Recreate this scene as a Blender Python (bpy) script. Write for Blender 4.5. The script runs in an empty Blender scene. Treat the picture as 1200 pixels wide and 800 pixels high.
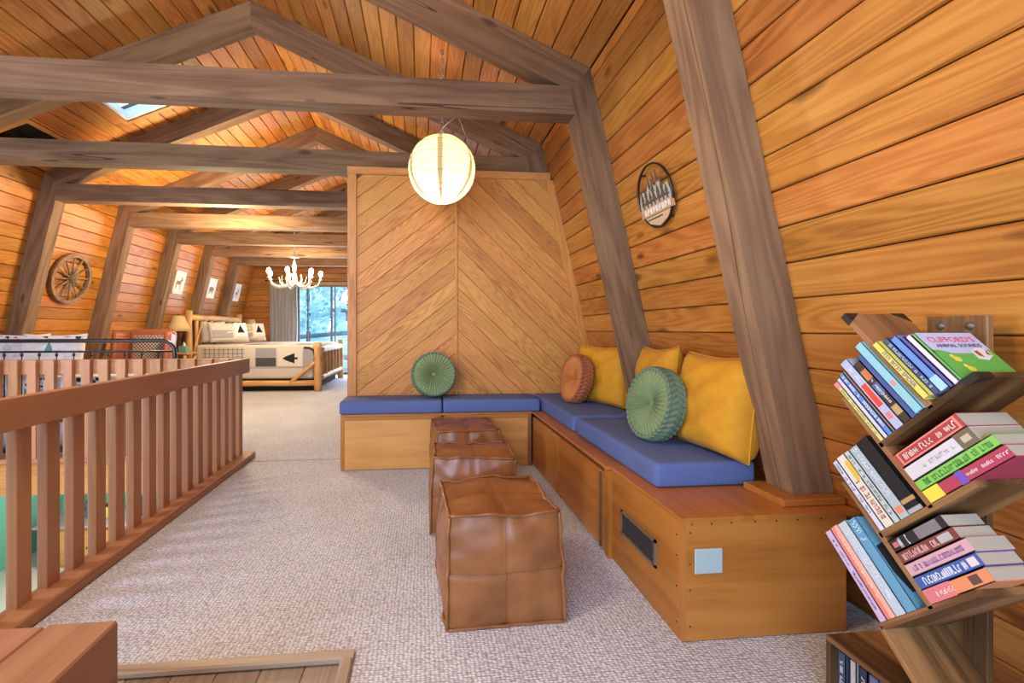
import bpy, bmesh, math, random
from mathutils import Vector, Matrix, noise
random.seed(7)
scn = bpy.context.scene
col = scn.collection
R = math.radians
PI = math.pi

# ------------------------------------------------------------------ camera
cam_d = bpy.data.cameras.new('camera')
cam = bpy.data.objects.new('camera', cam_d)
col.objects.link(cam)
cam_d.sensor_width = 36
cam_d.lens = 530 / 1200 * 36
cam_d.shift_x = 53 / 1200
cam_d.shift_y = -14 / 1200
cam_d.clip_start = 0.02
cam.location = (0, 0, 1.2)
cam.rotation_euler = (PI / 2, 0, -math.atan(52 / 530))
scn.camera = cam

# ------------------------------------------------------------------ world, lights, exposure
vs = scn.view_settings
vs.view_transform = 'Standard'
vs.look = 'None'
vs.gamma = 1
vs.use_curve_mapping = False
vs.exposure = 0.72
world = bpy.data.worlds.new('world')
scn.world = world
world.use_nodes = True
wb = world.node_tree.nodes['Background']
wb.inputs['Color'].default_value = (0.52, 0.74, 1.0, 1)
wb.inputs['Strength'].default_value = 2.2


def area(name, loc, rot, sx, sy, power, color):
    d = bpy.data.lights.new(name, 'AREA')
    d.shape = 'RECTANGLE'
    d.size, d.size_y, d.energy, d.color = sx, sy, power, color
    o = bpy.data.objects.new(name, d)
    o.location = loc
    o.rotation_euler = rot
    col.objects.link(o)
    return o


def point(name, loc, power, color, r=0.05):
    d = bpy.data.lights.new(name, 'POINT')
    d.energy, d.color, d.shadow_soft_size = power, color, r
    o = bpy.data.objects.new(name, d)
    o.location = loc
    col.objects.link(o)
    return o


# daylight through the glazed gable behind the camera, the patio door of the bedroom and the tall windows of the great room
area('gable_daylight', (-2.4, -2.9, 1.9), (R(-90), 0, PI), 4.0, 2.6, 150, (0.68, 0.80, 1.0))
area('patio_daylight', (-2.0, 12.25, 1.2), (R(-90), 0, 0), 2.6, 2.2, 90, (0.72, 0.86, 1.0))
area('great_room_daylight', (-4.55, 2.0, 1.25), (0, R(-76), 0), 1.2, 0.7, 95, (0.70, 0.80, 1.0))
# added warm fill lights without fixtures: stairs, bedroom and room below
point('stair_warm_fill', (-1.3, 0.9, 2.75), 95, (1.0, 0.80, 0.52), 0.25)
point('bedroom_warm_fill', (-2.6, 6.3, 2.35), 140, (1.0, 0.82, 0.50), 0.2)
point('downstairs_fill', (-3.4, 5.6, -0.55), 60, (1.0, 0.88, 0.72), 0.15)

# ------------------------------------------------------------------ materials
MATS = {}


def new_mat(name):
    m = bpy.data.materials.new(name)
    m.use_nodes = True
    return m, m.node_tree.nodes, m.node_tree.links, m.node_tree.nodes['Principled BSDF']


def flat(name, c, rough=0.6, metal=0.0, bump=0.0, scale=60, var=0.08, sheen=0.0, coat=0.0):
    """plain colour with slight noise variation and fine relief"""
    if name in MATS:
        return MATS[name]
    m, N, L, b = new_mat(name)
    tc = N.new('ShaderNodeTexCoord')
    nz = N.new('ShaderNodeTexNoise')
    nz.inputs['Scale'].default_value = scale
    nz.inputs['Detail'].default_value = 3
    L.new(tc.outputs['Object'], nz.inputs['Vector'])
    mx = N.new('ShaderNodeMix')
    mx.data_type = 'RGBA'
    mx.inputs[6].default_value = (*[x * (1 - var) for x in c], 1)
    mx.inputs[7].default_value = (*[min(1, x * (1 + var)) for x in c], 1)
    L.new(nz.outputs['Fac'], mx.inputs[0])
    L.new(mx.outputs[2], b.inputs['Base Color'])
    b.inputs['Roughness'].default_value = rough
    b.inputs['Metallic'].default_value = metal
    if sheen:
        b.inputs['Sheen Weight'].default_value = sheen
        b.inputs['Sheen Roughness'].default_value = 0.4
    if coat:
        b.inputs['Coat Weight'].default_value = coat
        b.inputs['Coat Roughness'].default_value = 0.25
    if bump:
        bp = N.new('ShaderNodeBump')
        bp.inputs['Strength'].default_value = bump
        bp.inputs['Distance'].default_value = 0.004
        L.new(nz.outputs['Fac'], bp.inputs['Height'])
        L.new(bp.outputs['Normal'], b.inputs['Normal'])
    MATS[name] = m
    return m


def wood(name, dark, mid, light, rough=0.45, knots=0.5, rings=14.0, rand=0.25, bump=0.25, cracks=False, coat=0.0, fine=1.0, hue=0.007, ringw=0.17):
    """wood whose grain runs along the object's local X axis"""
    m, N, L, b = new_mat(name)
    tc = N.new('ShaderNodeTexCoord')
    oi = N.new('ShaderNodeObjectInfo')
    sc = N.new('ShaderNodeVectorMath'); sc.operation = 'SCALE'
    sc.inputs[0].default_value = (37.0, 11.0, 5.3)
    L.new(oi.outputs['Random'], sc.inputs['Scale'])
    ad = N.new('ShaderNodeVectorMath'); ad.operation = 'ADD'
    L.new(tc.outputs['Object'], ad.inputs[0]); L.new(sc.outputs[0], ad.inputs[1])

    def mapped(s):
        mp = N.new('ShaderNodeVectorMath'); mp.operation = 'MULTIPLY'
        mp.inputs[1].default_value = s
        L.new(ad.outputs[0], mp.inputs[0])
        return mp.outputs[0]

    def noi(vec, scale, detail=4, dist=0.0):
        n = N.new('ShaderNodeTexNoise')
        n.inputs['Scale'].default_value = scale
        n.inputs['Detail'].default_value = detail
        n.inputs['Distortion'].default_value = dist
        L.new(vec, n.inputs['Vector'])
        return n.outputs['Fac']

    def mth(op, a, bb=None):
        n = N.new('ShaderNodeMath'); n.operation = op
        for i, v in enumerate((a, bb)):
            if v is None:
                continue
            if isinstance(v, (int, float)):
                n.inputs[i].default_value = v
            else:
                L.new(v, n.inputs[i])
        return n.outputs[0]
    # growth rings: sine of a smooth stretched noise
    base = noi(mapped((0.55, 6.0, 6.0)), 1.0, 2, 0.3)
    ring = mth('SINE', mth('MULTIPLY', base, rings * 6.2832))
    ring = mth('MULTIPLY_ADD', ring, 0.5)
    N[-1].inputs[2].default_value = 0.5
    fib = noi(mapped((5.0 * fine, 160.0 * fine, 160.0 * fine)), 1.0, 3)
    blot = noi(mapped((1.2, 4.0, 4.0)), 1.0, 3)
    v = mth('MULTIPLY_ADD', ring, ringw)
    N[-1].inputs[2].default_value = 0.0
    v2 = mth('MULTIPLY_ADD', fib, 0.27); L.new(v, N[-1].inputs[2])
    v3 = mth('MULTIPLY_ADD', blot, 0.62); L.new(v2, N[-1].inputs[2])
    cr = N.new('ShaderNodeValToRGB')
    e = cr.color_ramp.elements
    e[0].position, e[0].color = 0.26, (*dark, 1)
    e[1].position, e[1].color = 0.80, (*light, 1)
    k = e.new(0.50); k.color = (*mid, 1)
    L.new(v3, cr.inputs['Fac'])
    colr = cr.outputs['Color']
    if knots:
        vo = N.new('ShaderNodeTexVoronoi')
        vo.inputs['Scale'].default_value = 1.0
        L.new(mapped((2.1, 5.5, 5.5)), vo.inputs['Vector'])
        sep = N.new('ShaderNodeSeparateColor')
        L.new(vo.outputs['Color'], sep.inputs[0])
        keep = mth('GREATER_THAN', sep.outputs[0], 1 - knots)
        rad = mth('MULTIPLY_ADD', sep.outputs[1], 0.14); N[-1].inputs[2].default_value = 0.08
        kk = mth('SUBTRACT', 1.0, mth('DIVIDE', vo.outputs['Distance'], rad))
        N[-1].use_clamp = True
        kk = mth('MULTIPLY', mth('POWER', kk, 0.6), keep)
        mk = N.new('ShaderNodeMix'); mk.data_type = 'RGBA'
        mk.inputs[7].default_value = (dark[0] * 0.28, dark[1] * 0.22, dark[2] * 0.25, 1)
        L.new(mth('MULTIPLY', kk, 0.95), mk.inputs[0]); L.new(colr, mk.inputs[6])
        colr = mk.outputs[2]
    hs = N.new('ShaderNodeHueSaturation')
    mr = N.new('ShaderNodeMapRange')
    mr.inputs['To Min'].default_value = 1 - rand
    mr.inputs['To Max'].default_value = 1 + rand * 0.7
    L.new(oi.outputs['Random'], mr.inputs['Value'])
    L.new(mr.outputs[0], hs.inputs['Value'])
    mh = N.new('ShaderNodeMapRange')
    mh.inputs['To Min'].default_value = 0.5 - hue
    mh.inputs['To Max'].default_value = 0.5 + hue
    fr = mth('FRACT', mth('MULTIPLY', oi.outputs['Random'], 17.31))
    L.new(fr, mh.inputs['Value']); L.new(mh.outputs[0], hs.inputs['Hue'])
    L.new(colr, hs.inputs['Color'])
    colr = hs.outputs['Color']
    hgt = v3
    if cracks:
        cz = N.new('ShaderNodeTexNoise')
        cz.inputs['Scale'].default_value = 1.0
        cz.inputs['Detail'].default_value = 2
        L.new(mapped((0.13, 4.0, 4.0)), cz.inputs['Vector'])
        d = mth('ABSOLUTE', mth('SUBTRACT', cz.outputs['Fac'], 0.5))
        ck = mth('LESS_THAN', d, 0.0022)
        mc = N.new('ShaderNodeMix'); mc.data_type = 'RGBA'
        mc.inputs[7].default_value = (dark[0] * .3, dark[1] * .28, dark[2] * .28, 1)
        L.new(mth('MULTIPLY', ck, 0.8), mc.inputs[0]); L.new(colr, mc.inputs[6])
        colr = mc.outputs[2]
        saw = noi(mapped((130.0, 2.0, 2.0)), 1.0, 2)
        hgt = mth('ADD', mth('MULTIPLY', saw, 0.5), hgt)
        hgt = mth('SUBTRACT', hgt, mth('MULTIPLY', ck, 1.5))
    L.new(colr, b.inputs['Base Color'])
    b.inputs['Roughness'].default_value = rough
    b.inputs['Specular IOR Level'].default_value = 0.3
    if coat:
        b.inputs['Coat Weight'].default_value = coat
        b.inputs['Coat Roughness'].default_value = 0.2
    bp = N.new('ShaderNodeBump')
    bp.inputs['Strength'].default_value = bump
    bp.inputs['Distance'].default_value = 0.003
    L.new(hgt, bp.inputs['Height']); L.new(bp.outputs['Normal'], b.inputs['Normal'])
    MATS[name] = m
    return m


def carpet_mat():
    m, N, L, b = new_mat('carpet')
    tc = N.new('ShaderNodeTexCoord')
    mp = N.new('ShaderNodeMapping')
    mp.inputs['Scale'].default_value = (62, 95, 62)
    L.new(tc.outputs['Object'], mp.inputs['Vector'])
    vo = N.new('ShaderNodeTexVoronoi')
    vo.inputs['Scale'].default_value = 1
    vo.inputs['Randomness'].default_value = 0.45
    L.new(mp.outputs[0], vo.inputs['Vector'])
    nz = N.new('ShaderNodeTexNoise')
    nz.inputs['Scale'].default_value = 2.2
    nz.inputs['Detail'].default_value = 3
    L.new(tc.outputs['Object'], nz.inputs['Vector'])
    cr = N.new('ShaderNodeValToRGB')
    cr.color_ramp.elements[0].position = 0.1
    cr.color_ramp.elements[0].color = (0.84, 0.86, 0.98, 1)
    cr.color_ramp.elements[1].position = 0.75
    cr.color_ramp.elements[1].color = (0.32, 0.33, 0.39, 1)
    L.new(vo.outputs['Distance'], cr.inputs['Fac'])
    mx = N.new('ShaderNodeMix'); mx.data_type = 'RGBA'; mx.blend_type = 'MULTIPLY'
    mx.inputs[0].default_value = 1
    cr2 = N.new('ShaderNodeValToRGB')
    cr2.color_ramp.elements[0].position = 0.3
    cr2.color_ramp.elements[0].color = (0.88, 0.87, 0.86, 1)
    cr2.color_ramp.elements[1].position = 0.7
    cr2.color_ramp.elements[1].color = (1, 1, 1, 1)
    L.new(nz.outputs['Fac'], cr2.inputs['Fac'])
    L.new(cr.outputs[0], mx.inputs[6]); L.new(cr2.outputs[0], mx.inputs[7])
    L.new(mx.outputs[2], b.inputs['Base Color'])
    b.inputs['Roughness'].default_value = 0.95
    bp = N.new('ShaderNodeBump')
    bp.invert = True
    bp.inputs['Strength'].default_value = 0.8
    bp.inputs['Distance'].default_value = 0.006
    L.new(vo.outputs['Distance'], bp.inputs['Height'])
    L.new(bp.outputs['Normal'], b.inputs['Normal'])
    return m


def leather_mat():
    m, N, L, b = new_mat('leather')
    tc = N.new('ShaderNodeTexCoord')
    n1 = N.new('ShaderNodeTexNoise'); n1.inputs['Scale'].default_value = 6; n1.inputs['Detail'].default_value = 6
    n2 = N.new('ShaderNodeTexVoronoi'); n2.inputs['Scale'].default_value = 220
    L.new(tc.outputs['Object'], n1.inputs['Vector']); L.new(tc.outputs['Object'], n2.inputs['Vector'])
    cr = N.new('ShaderNodeValToRGB')
    e = cr.color_ramp.elements
    e[0].position, e[0].color = 0.28, (0.16, 0.053, 0.016, 1)
    e[1].position, e[1].color = 0.75, (0.32, 0.122, 0.038, 1)
    L.new(n1.outputs['Fac'], cr.inputs['Fac'])
    L.new(cr.outputs[0], b.inputs['Base Color'])
    b.inputs['Roughness'].default_value = 0.30
    bp = N.new('ShaderNodeBump'); bp.inputs['Strength'].default_value = 0.15; bp.inputs['Distance'].default_value = 0.002
    L.new(n2.outputs['Distance'], bp.inputs['Height']); L.new(bp.outputs['Normal'], b.inputs['Normal'])
    return m


def glow(name, c, s):
    m, N, L, b = new_mat(name)
    b.inputs['Base Color'].default_value = (*c, 1)
    b.inputs['Emission Color'].default_value = (*c, 1)
    b.inputs['Emission Strength'].default_value = s
    MATS[name] = m
    return m


def paper_mat():
    m, N, L, b = new_mat('lantern_paper')
    tr = N.new('ShaderNodeBsdfTranslucent'); tr.inputs['Color'].default_value = (0.50, 0.44, 0.31, 1)
    df = N.new('ShaderNodeBsdfDiffuse'); df.inputs['Color'].default_value = (0.55, 0.48, 0.34, 1)
    mx = N.new('ShaderNodeMixShader'); mx.inputs[0].default_value = 0.35
    L.new(tr.outputs[0], mx.inputs[1]); L.new(df.outputs[0], mx.inputs[2])
    L.new(mx.outputs[0], N['Material Output'].inputs['Surface'])
    return m


def glass_mat():
    m, N, L, b = new_mat('window_glass')
    t = N.new('ShaderNodeBsdfTransparent'); t.inputs['Color'].default_value = (0.90, 0.96, 1, 1)
    g = N.new('ShaderNodeBsdfGlossy'); g.inputs['Roughness'].default_value = 0.03
    mx = N.new('ShaderNodeMixShader'); mx.inputs[0].default_value = 0.06
    L.new(t.outputs[0], mx.inputs[1]); L.new(g.outputs[0], mx.inputs[2])
    L.new(mx.outputs[0], N['Material Output'].inputs['Surface'])
    return m


def check_mat(name, c1, c2, sx, sy, kind='checker', rough=0.9):
    m, N, L, b = new_mat(name)
    tc = N.new('ShaderNodeTexCoord')
    mp = N.new('ShaderNodeMapping'); mp.inputs['Scale'].default_value = (sx, sy, sx)
    L.new(tc.outputs['Object'], mp.inputs['Vector'])
    if kind == 'checker':
        t = N.new('ShaderNodeTexChecker'); t.inputs['Scale'].default_value = 1
        t.inputs['Color1'].default_value = (*c1, 1); t.inputs['Color2'].default_value = (*c2, 1)
        L.new(mp.outputs[0], t.inputs['Vector']); out = t.outputs['Color']
    else:
        t = N.new('ShaderNodeTexWave' if kind == 'wave' else 'ShaderNodeTexVoronoi')
        t.inputs['Scale'].default_value = 1
        if kind == 'wave':
            t.bands_direction = 'DIAGONAL'
        L.new(mp.outputs[0], t.inputs['Vector'])
        cr = N.new('ShaderNodeValToRGB')
        cr.color_ramp.interpolation = 'CONSTANT' if kind != 'wave' else 'LINEAR'
        cr.color_ramp.elements[0].color = (*c1, 1); cr.color_ramp.elements[1].color = (*c2, 1)
        cr.color_ramp.elements[1].position = 0.42
        L.new(t.outputs[0], cr.inputs['Fac']); out = cr.outputs[0]
    L.new(out, b.inputs['Base Color'])
    b.inputs['Roughness'].default_value = rough
    MATS[name] = m
    return m


PINE = wood('pine_plank', (0.23, 0.066, 0.010), (0.425, 0.152, 0.026), (0.56, 0.240, 0.053), rough=0.42, knots=0.65, rand=0.2)
PINEC = wood('pine_ceiling', (0.25, 0.072, 0.011), (0.46, 0.168, 0.033), (0.61, 0.265, 0.065), rough=0.45, knots=0.65, rand=0.24)
FIR = wood('fir_panel', (0.22, 0.072, 0.014), (0.48, 0.195, 0.042), (0.58, 0.262, 0.066), rough=0.5, knots=0.0, rings=30, rand=0.12, hue=0.005, ringw=0.36)
TRIM = wood('trim_fir', (0.36, 0.140, 0.030), (0.52, 0.230, 0.060), (0.60, 0.295, 0.085), rough=0.45, knots=0.0, rand=0.08)
BEAM = wood('rough_beam', (0.105, 0.053, 0.026), (0.205, 0.112, 0.058), (0.300, 0.176, 0.096), rough=0.8, knots=0.3, rings=6, rand=0.10, bump=0.6, cracks=True, hue=0.004)
BENCH = wood('bench_ply', (0.27, 0.088, 0.014), (0.40, 0.145, 0.026), (0.48, 0.195, 0.040), rough=0.42, knots=0.0, rings=4, rand=0.07, bump=0.05, coat=0.08, hue=0.004)
RAILW = wood('rail_wood', (0.29, 0.122, 0.052), (0.39, 0.175, 0.080), (0.45, 0.212, 0.102), rough=0.45, knots=0.0, rings=5, rand=0.10, bump=0.08, hue=0.005)
RUSTIC = wood('rustic_shelf', (0.010, 0.005, 0.003), (0.120, 0.055, 0.020), (0.40, 0.20, 0.078), rough=0.5, knots=0.9, rings=3, rand=0.15, bump=0.3, ringw=0.25)
LOG = wood('log_wood', (0.40, 0.19, 0.055), (0.60, 0.33, 0.115), (0.74, 0.46, 0.19), rough=0.5, knots=0.3, rings=7, rand=0.12)
OAK = wood('landing_oak', (0.17, 0.12, 0.085), (0.30, 0.23, 0.175), (0.40, 0.32, 0.25), rough=0.4, knots=0.0, rings=9, rand=0.2)
NEWEL = wood('newel_wood', (0.20, 0.085, 0.045), (0.30, 0.140, 0.078), (0.36, 0.18, 0.105), rough=0.5, knots=0.15, rings=5, rand=0.05)
CARPET = carpet_mat()
LEATHER = leather_mat()
SEAM = flat('leather_seam', (0.13, 0.045, 0.016), 0.45)
BLUE = flat('blue_cushion', (0.085, 0.122, 0.30), 0.9, bump=0.3, scale=500, var=0.15)
BLUEP = flat('blue_piping', (0.065, 0.105, 0.30), 0.85)
YEL = flat('mustard_velvet', (0.54, 0.235, 0.004), 0.8, bump=0.15, scale=25, var=0.15, sheen=0.04)
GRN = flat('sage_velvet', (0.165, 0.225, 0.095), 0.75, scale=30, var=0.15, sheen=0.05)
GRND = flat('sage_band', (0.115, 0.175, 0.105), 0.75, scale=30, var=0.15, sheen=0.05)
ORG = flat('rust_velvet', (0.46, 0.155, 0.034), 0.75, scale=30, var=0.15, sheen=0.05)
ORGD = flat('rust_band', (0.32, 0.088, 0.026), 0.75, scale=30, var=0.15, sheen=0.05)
BLACK = flat('black_metal', (0.012, 0.012, 0.014), 0.35)
DARK = flat('dark_void', (0.012, 0.009, 0.007), 0.9)
WHITE = flat('white_paint', (0.80, 0.80, 0.78), 0.5)
PLATE = flat('plate_grey', (0.36, 0.44, 0.45), 0.5)
STEEL = flat('steel', (0.42, 0.40, 0.37), 0.4, 0.7)
GLASS = glass_mat()
PAPER = paper_mat()
BULB = glow('bulb_glow', (1.0, 0.86, 0.60), 30)
PAGE = check_mat('page_edge', (0.55, 0.48, 0.39), (0.42, 0.36, 0.28), 40, 700, 'wave')

# ------------------------------------------------------------------ mesh helpers


def tag(o, label=None, cat=None, group=None, kind=None):
    for k, v in (('label', label), ('category', cat), ('group', group), ('kind', kind)):
        if v:
            o[k] = v
    return o


def setparent(o, p):
    if p is not None:
        o.parent = p
        o.matrix_parent_inverse = p.matrix_basis.inverted()


def empty(name, loc, label=None, cat=None, group=None, kind=None, parent=None):
    o = bpy.data.objects.new(name, None)
    o.empty_display_size = 0.1
    o.location = loc
    bpy.context.scene.collection.objects.link(o)
    setparent(o, parent)
    return tag(o, label, cat, group, kind)


def link(name, me, mat, parent=None, M=None, smooth=False):
    if mat is not None and not me.materials:
        me.materials.append(mat)
    if smooth:
        for p in me.polygons:
            p.use_smooth = True
    o = bpy.data.objects.new(name, me)
    if M is not None:
        o.matrix_basis = M
    col.objects.link(o)
    setparent(o, parent)
    return o


class MB:
    def __init__(self):
        self.v, self.f = [], []

    def add(self, vs, fs, M=None):
        n = len(self.v)
        self.v += [tuple(M @ Vector(p)) if M is not None else tuple(p) for p in vs]
        self.f += [tuple(i + n for i in f) for f in fs]
        return self

    def box(self, x0, x1, y0, y1, z0, z1, M=None):
        vs = [(x, y, z) for x in (x0, x1) for y in (y0, y1) for z in (z0, z1)]
        return self.add(vs, [(0, 1, 3, 2), (4, 6, 7, 5), (0, 4, 5, 1), (2, 3, 7, 6), (0, 2, 6, 4), (1, 5, 7, 3)], M)

    def prism(self, poly, z0, z1, M=None):
        n = len(poly)
        vs = [(x, y, z0) for x, y in poly] + [(x, y, z1) for x, y in poly]
        fs = [tuple(range(n - 1, -1, -1)), tuple(range(n, 2 * n))]
        fs += [(i, (i + 1) % n, n + (i + 1) % n, n + i) for i in range(n)]
        return self.add(vs, fs, M)

    def tube(self, pts, r, seg=8, cap=True, M=None):
        pts = [Vector(p) for p in pts]
        n = len(pts)
        rs = r if isinstance(r, (list, tuple)) else [r] * n
        vs, fs = [], []
        up = None
        for i, p in enumerate(pts):
            t = (pts[min(i + 1, n - 1)] - pts[max(i - 1, 0)])
            t = t.normalized() if t.length > 1e-9 else Vector((0, 0, 1))
            if up is None:
                a = Vector((0, 0, 1)) if abs(t.z) < 0.9 else Vector((1, 0, 0))
                up = (a - t * a.dot(t)).normalized()
            else:
                up = (up - t * up.dot(t)).normalized()
            s = t.cross(up)
            for j in range(seg):
                an = 2 * PI * j / seg
                vs.append(p + (up * math.cos(an) + s * math.sin(an)) * rs[i])
        for i in range(n - 1):
            for j in range(seg):
                k = (j + 1) % seg
                fs.append((i * seg + j, i * seg + k, (i + 1) * seg + k, (i + 1) * seg + j))
        if cap:
            fs.append(tuple(range(seg - 1, -1, -1)))
            fs.append(tuple(range((n - 1) * seg, n * seg)))
        return self.add(vs, fs, M)

    def lathe(self, prof, seg=20, M=None, closed=False):
        """prof: list of (radius, z)"""
        vs, fs = [], []
        n = len(prof)
        for r, z in prof:
            for j in range(seg):
                a = 2 * PI * j / seg
                vs.append((r * math.cos(a), r * math.sin(a), z))
        for i in range(n if closed else n - 1):
            i2 = (i + 1) % n
            for j in range(seg):
                k = (j + 1) % seg
                fs.append((i * seg + j, i * seg + k, i2 * seg + k, i2 * seg + j))
        return self.add(vs, fs, M)

    def ball(self, c, rx, ry=None, rz=None, seg=12, rings=8, M=None):
        ry = ry or rx; rz = rz or rx
        vs, fs = [], []
        for i in range(rings + 1):
            t = PI * i / rings
            for j in range(seg):
                a = 2 * PI * j / seg
                vs.append((c[0] + rx * math.sin(t) * math.cos(a), c[1] + ry * math.sin(t) * math.sin(a), c[2] - rz * math.cos(t)))
        for i in range(rings):
            for j in range(seg):
                k = (j + 1) % seg
                fs.append((i * seg + j, i * seg + k, (i + 1) * seg + k, (i + 1) * seg + j))
        return self.add(vs, fs, M)

    def mesh(self, name):
        me = bpy.data.meshes.new(name)
        me.from_pydata(self.v, [], self.f)
        bm = bmesh.new()
        bm.from_mesh(me)
        bmesh.ops.remove_doubles(bm, verts=bm.verts, dist=1e-6)
        bmesh.ops.recalc_face_normals(bm, faces=bm.faces)
        bm.to_mesh(me)
        bm.free()
        me.update()
        return me

    def build(self, name, mat, parent=None, M=None, smooth=False):
        return link(name, self.mesh(name), mat, parent, M, smooth)


def frame_matrix(o, xa, za):
    xa = Vector(xa).normalized()
    za = Vector(za)
    za = (za - xa * za.dot(xa)).normalized()
    ya = za.cross(xa)
    return Matrix(((xa.x, ya.x, za.x, o[0]), (xa.y, ya.y, za.y, o[1]), (xa.z, ya.z, za.z, o[2]), (0, 0, 0, 1)))


PLANK_CACHE = {}


def plank(name, o, xa, za, length, width, t, mat, parent, ch=0.006):
    """board starting at o (mid width, face level), running along xa, its face looking along za"""
    key = (round(length, 3), round(width, 3), round(t, 3), mat.name, ch)
    me = PLANK_CACHE.get(key)
    if me is None:
        w = width / 2
        prof = [(-w, -t), (w, -t), (w, -ch), (w - ch, 0), (-w + ch, 0), (-w, -ch)]
        mb = MB()
        vs = [(x, y, z) for x in (0, length) for y, z in prof]
        fs = [tuple(range(5, -1, -1)), tuple(range(6, 12))] + [(i, (i + 1) % 6, 6 + (i + 1) % 6, 6 + i) for i in range(6)]
        mb.add(vs, fs)
        me = mb.mesh(name)
        PLANK_CACHE[key] = me
    return link(name, me, mat, parent, frame_matrix(o, xa, za))


def timber(name, p0, p1, w, h, mat, parent, up=(0, 0, 1), ch=0.0):
    """solid timber centred on p0-p1; w across, h along up; chamfered long edges; grain along its length"""
    p0, p1 = Vector(p0), Vector(p1)
    Lh = (p1 - p0).length
    c = ch
    a, b = w / 2, h / 2
    if c:
        prof = [(-a + c, -b), (a - c, -b), (a, -b + c), (a, b - c), (a - c, b), (-a + c, b), (-a, b - c), (-a, -b + c)]
    else:
        prof = [(-a, -b), (a, -b), (a, b), (-a, b)]
    n = len(prof)
    vs = [(x, y, z) for x in (0, Lh) for y, z in prof]
    fs = [tuple(range(n - 1, -1, -1)), tuple(range(n, 2 * n))] + [(i, (i + 1) % n, n + (i + 1) % n, n + i) for i in range(n)]
    return MB().add(vs, fs).build(name, mat, parent, frame_matrix(p0, p1 - p0, up))


def slab(name, x0, x1, y0, y1, z0, z1, mat, parent=None, axis='X', ch=0.0):
    """axis-aligned board given by its bounds, grain along axis"""
    cx, cy, cz = (x0 + x1) / 2, (y0 + y1) / 2, (z0 + z1) / 2
    if axis == 'X':
        return timber(name, (x0, cy, cz), (x1, cy, cz), y1 - y0, z1 - z0, mat, parent, (0, 0, 1), ch)
    if axis == 'Y':
        return timber(name, (cx, y0, cz), (cx, y1, cz), x1 - x0, z1 - z0, mat, parent, (0, 0, 1), ch)
    return timber(name, (cx, cy, z0), (cx, cy, z1), y1 - y0, x1 - x0, mat, parent, (1, 0, 0), ch)


def xz_prism(name, pts, y0, y1, axis, mat, parent):
    """polygon in the X-Z plane pulled from y0 to y1, grain along axis (dx, dz)"""
    ax = Vector((axis[0], 0, axis[1])).normalized()
    M = frame_matrix((pts[0][0], y0, pts[0][1]), ax, Vector((0, 1, 0)))
    Mi = M.inverted()
    loc = [(Mi @ Vector((x, y0, z))) for x, z in pts]
    return MB().prism([(p.x, p.y) for p in loc], 0, y1 - y0).build(name, mat, parent, M)


def clip(poly, a, b, c):
    """keep a*x+b*y<=c"""
    out = []
    n = len(poly)
    for i in range(n):
        p, q = poly[i], poly[(i + 1) % n]
        dp, dq = a * p[0] + b * p[1] - c, a * q[0] + b * q[1] - c
        if dp <= 0:
            out.append(p)
        if dp * dq < 0:
            t = dp / (dp - dq)
            out.append((p[0] + (q[0] - p[0]) * t, p[1] + (q[1] - p[1]) * t))
    return out


def round_box(sx, sy, sz, r, seg=3):
    bm = bmesh.new()
    bmesh.ops.create_cube(bm, size=1)
    for v in bm.verts:
        v.co = Vector((v.co.x * sx, v.co.y * sy, v.co.z * sz))
    bmesh.ops.bevel(bm, geom=list(bm.edges), offset=r, segments=seg, profile=0.5, affect='EDGES')
    me = bpy.data.meshes.new('rounded')
    bm.to_mesh(me)
    bm.free()
    return me


def copy_tree(o, parent=None):
    c = o.copy()
    col.objects.link(c)
    if parent is not None:
        c.parent = parent
    for ch in o.children:
        copy_tree(ch, c)
    return c


def text_mesh(name, s, size, M, mat, parent, align='CENTER', ext=0.0004):
    cu = bpy.data.curves.new(name, 'FONT')
    cu.body = s
    cu.size = size
    cu.align_x = align
    cu.align_y = 'CENTER'
    cu.extrude = ext
    cu.resolution_u = 2
    t = bpy.data.objects.new(name, cu)
    col.objects.link(t)
    dg = bpy.context.evaluated_depsgraph_get()
    me = bpy.data.meshes.new_from_object(t.evaluated_get(dg))
    bpy.data.objects.remove(t)
    me.materials.clear()
    return link(name, me, mat, parent, M)


# ------------------------------------------------------------------ the room
XC = -1.58                     # ridge line
KN = 0.229                     # lean of the side walls
KNEE_Z, HALF = 3.02, 2.743
RIDGE_Z = 4.24
YN, YF = -3.0, 12.35
GAP = 0.005


def xr(z): return 1.857 - KN * z
def xl(z): return 2 * XC - xr(z)


KR = (xr(KNEE_Z), KNEE_Z)
KL = (xl(KNEE_Z), KNEE_Z)
RD = (XC, RIDGE_Z)
WALL_L = math.hypot(1, KN)
nR = Vector((-1, 0, -KN)).normalized()
nL = Vector((1, 0, -KN)).normalized()
CS = Vector((KR[0] - XC, 0, KNEE_Z - RIDGE_Z)).normalized()      # down the right roof slope
nCR = Vector((CS.z, 0, -CS.x)).normalized()
if nCR.z > 0: nCR = -nCR
nCL = Vector((-nCR.x, 0, nCR.z))
SLOPE_L = math.hypot(KR[0] - XC, RIDGE_Z - KNEE_Z)

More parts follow.
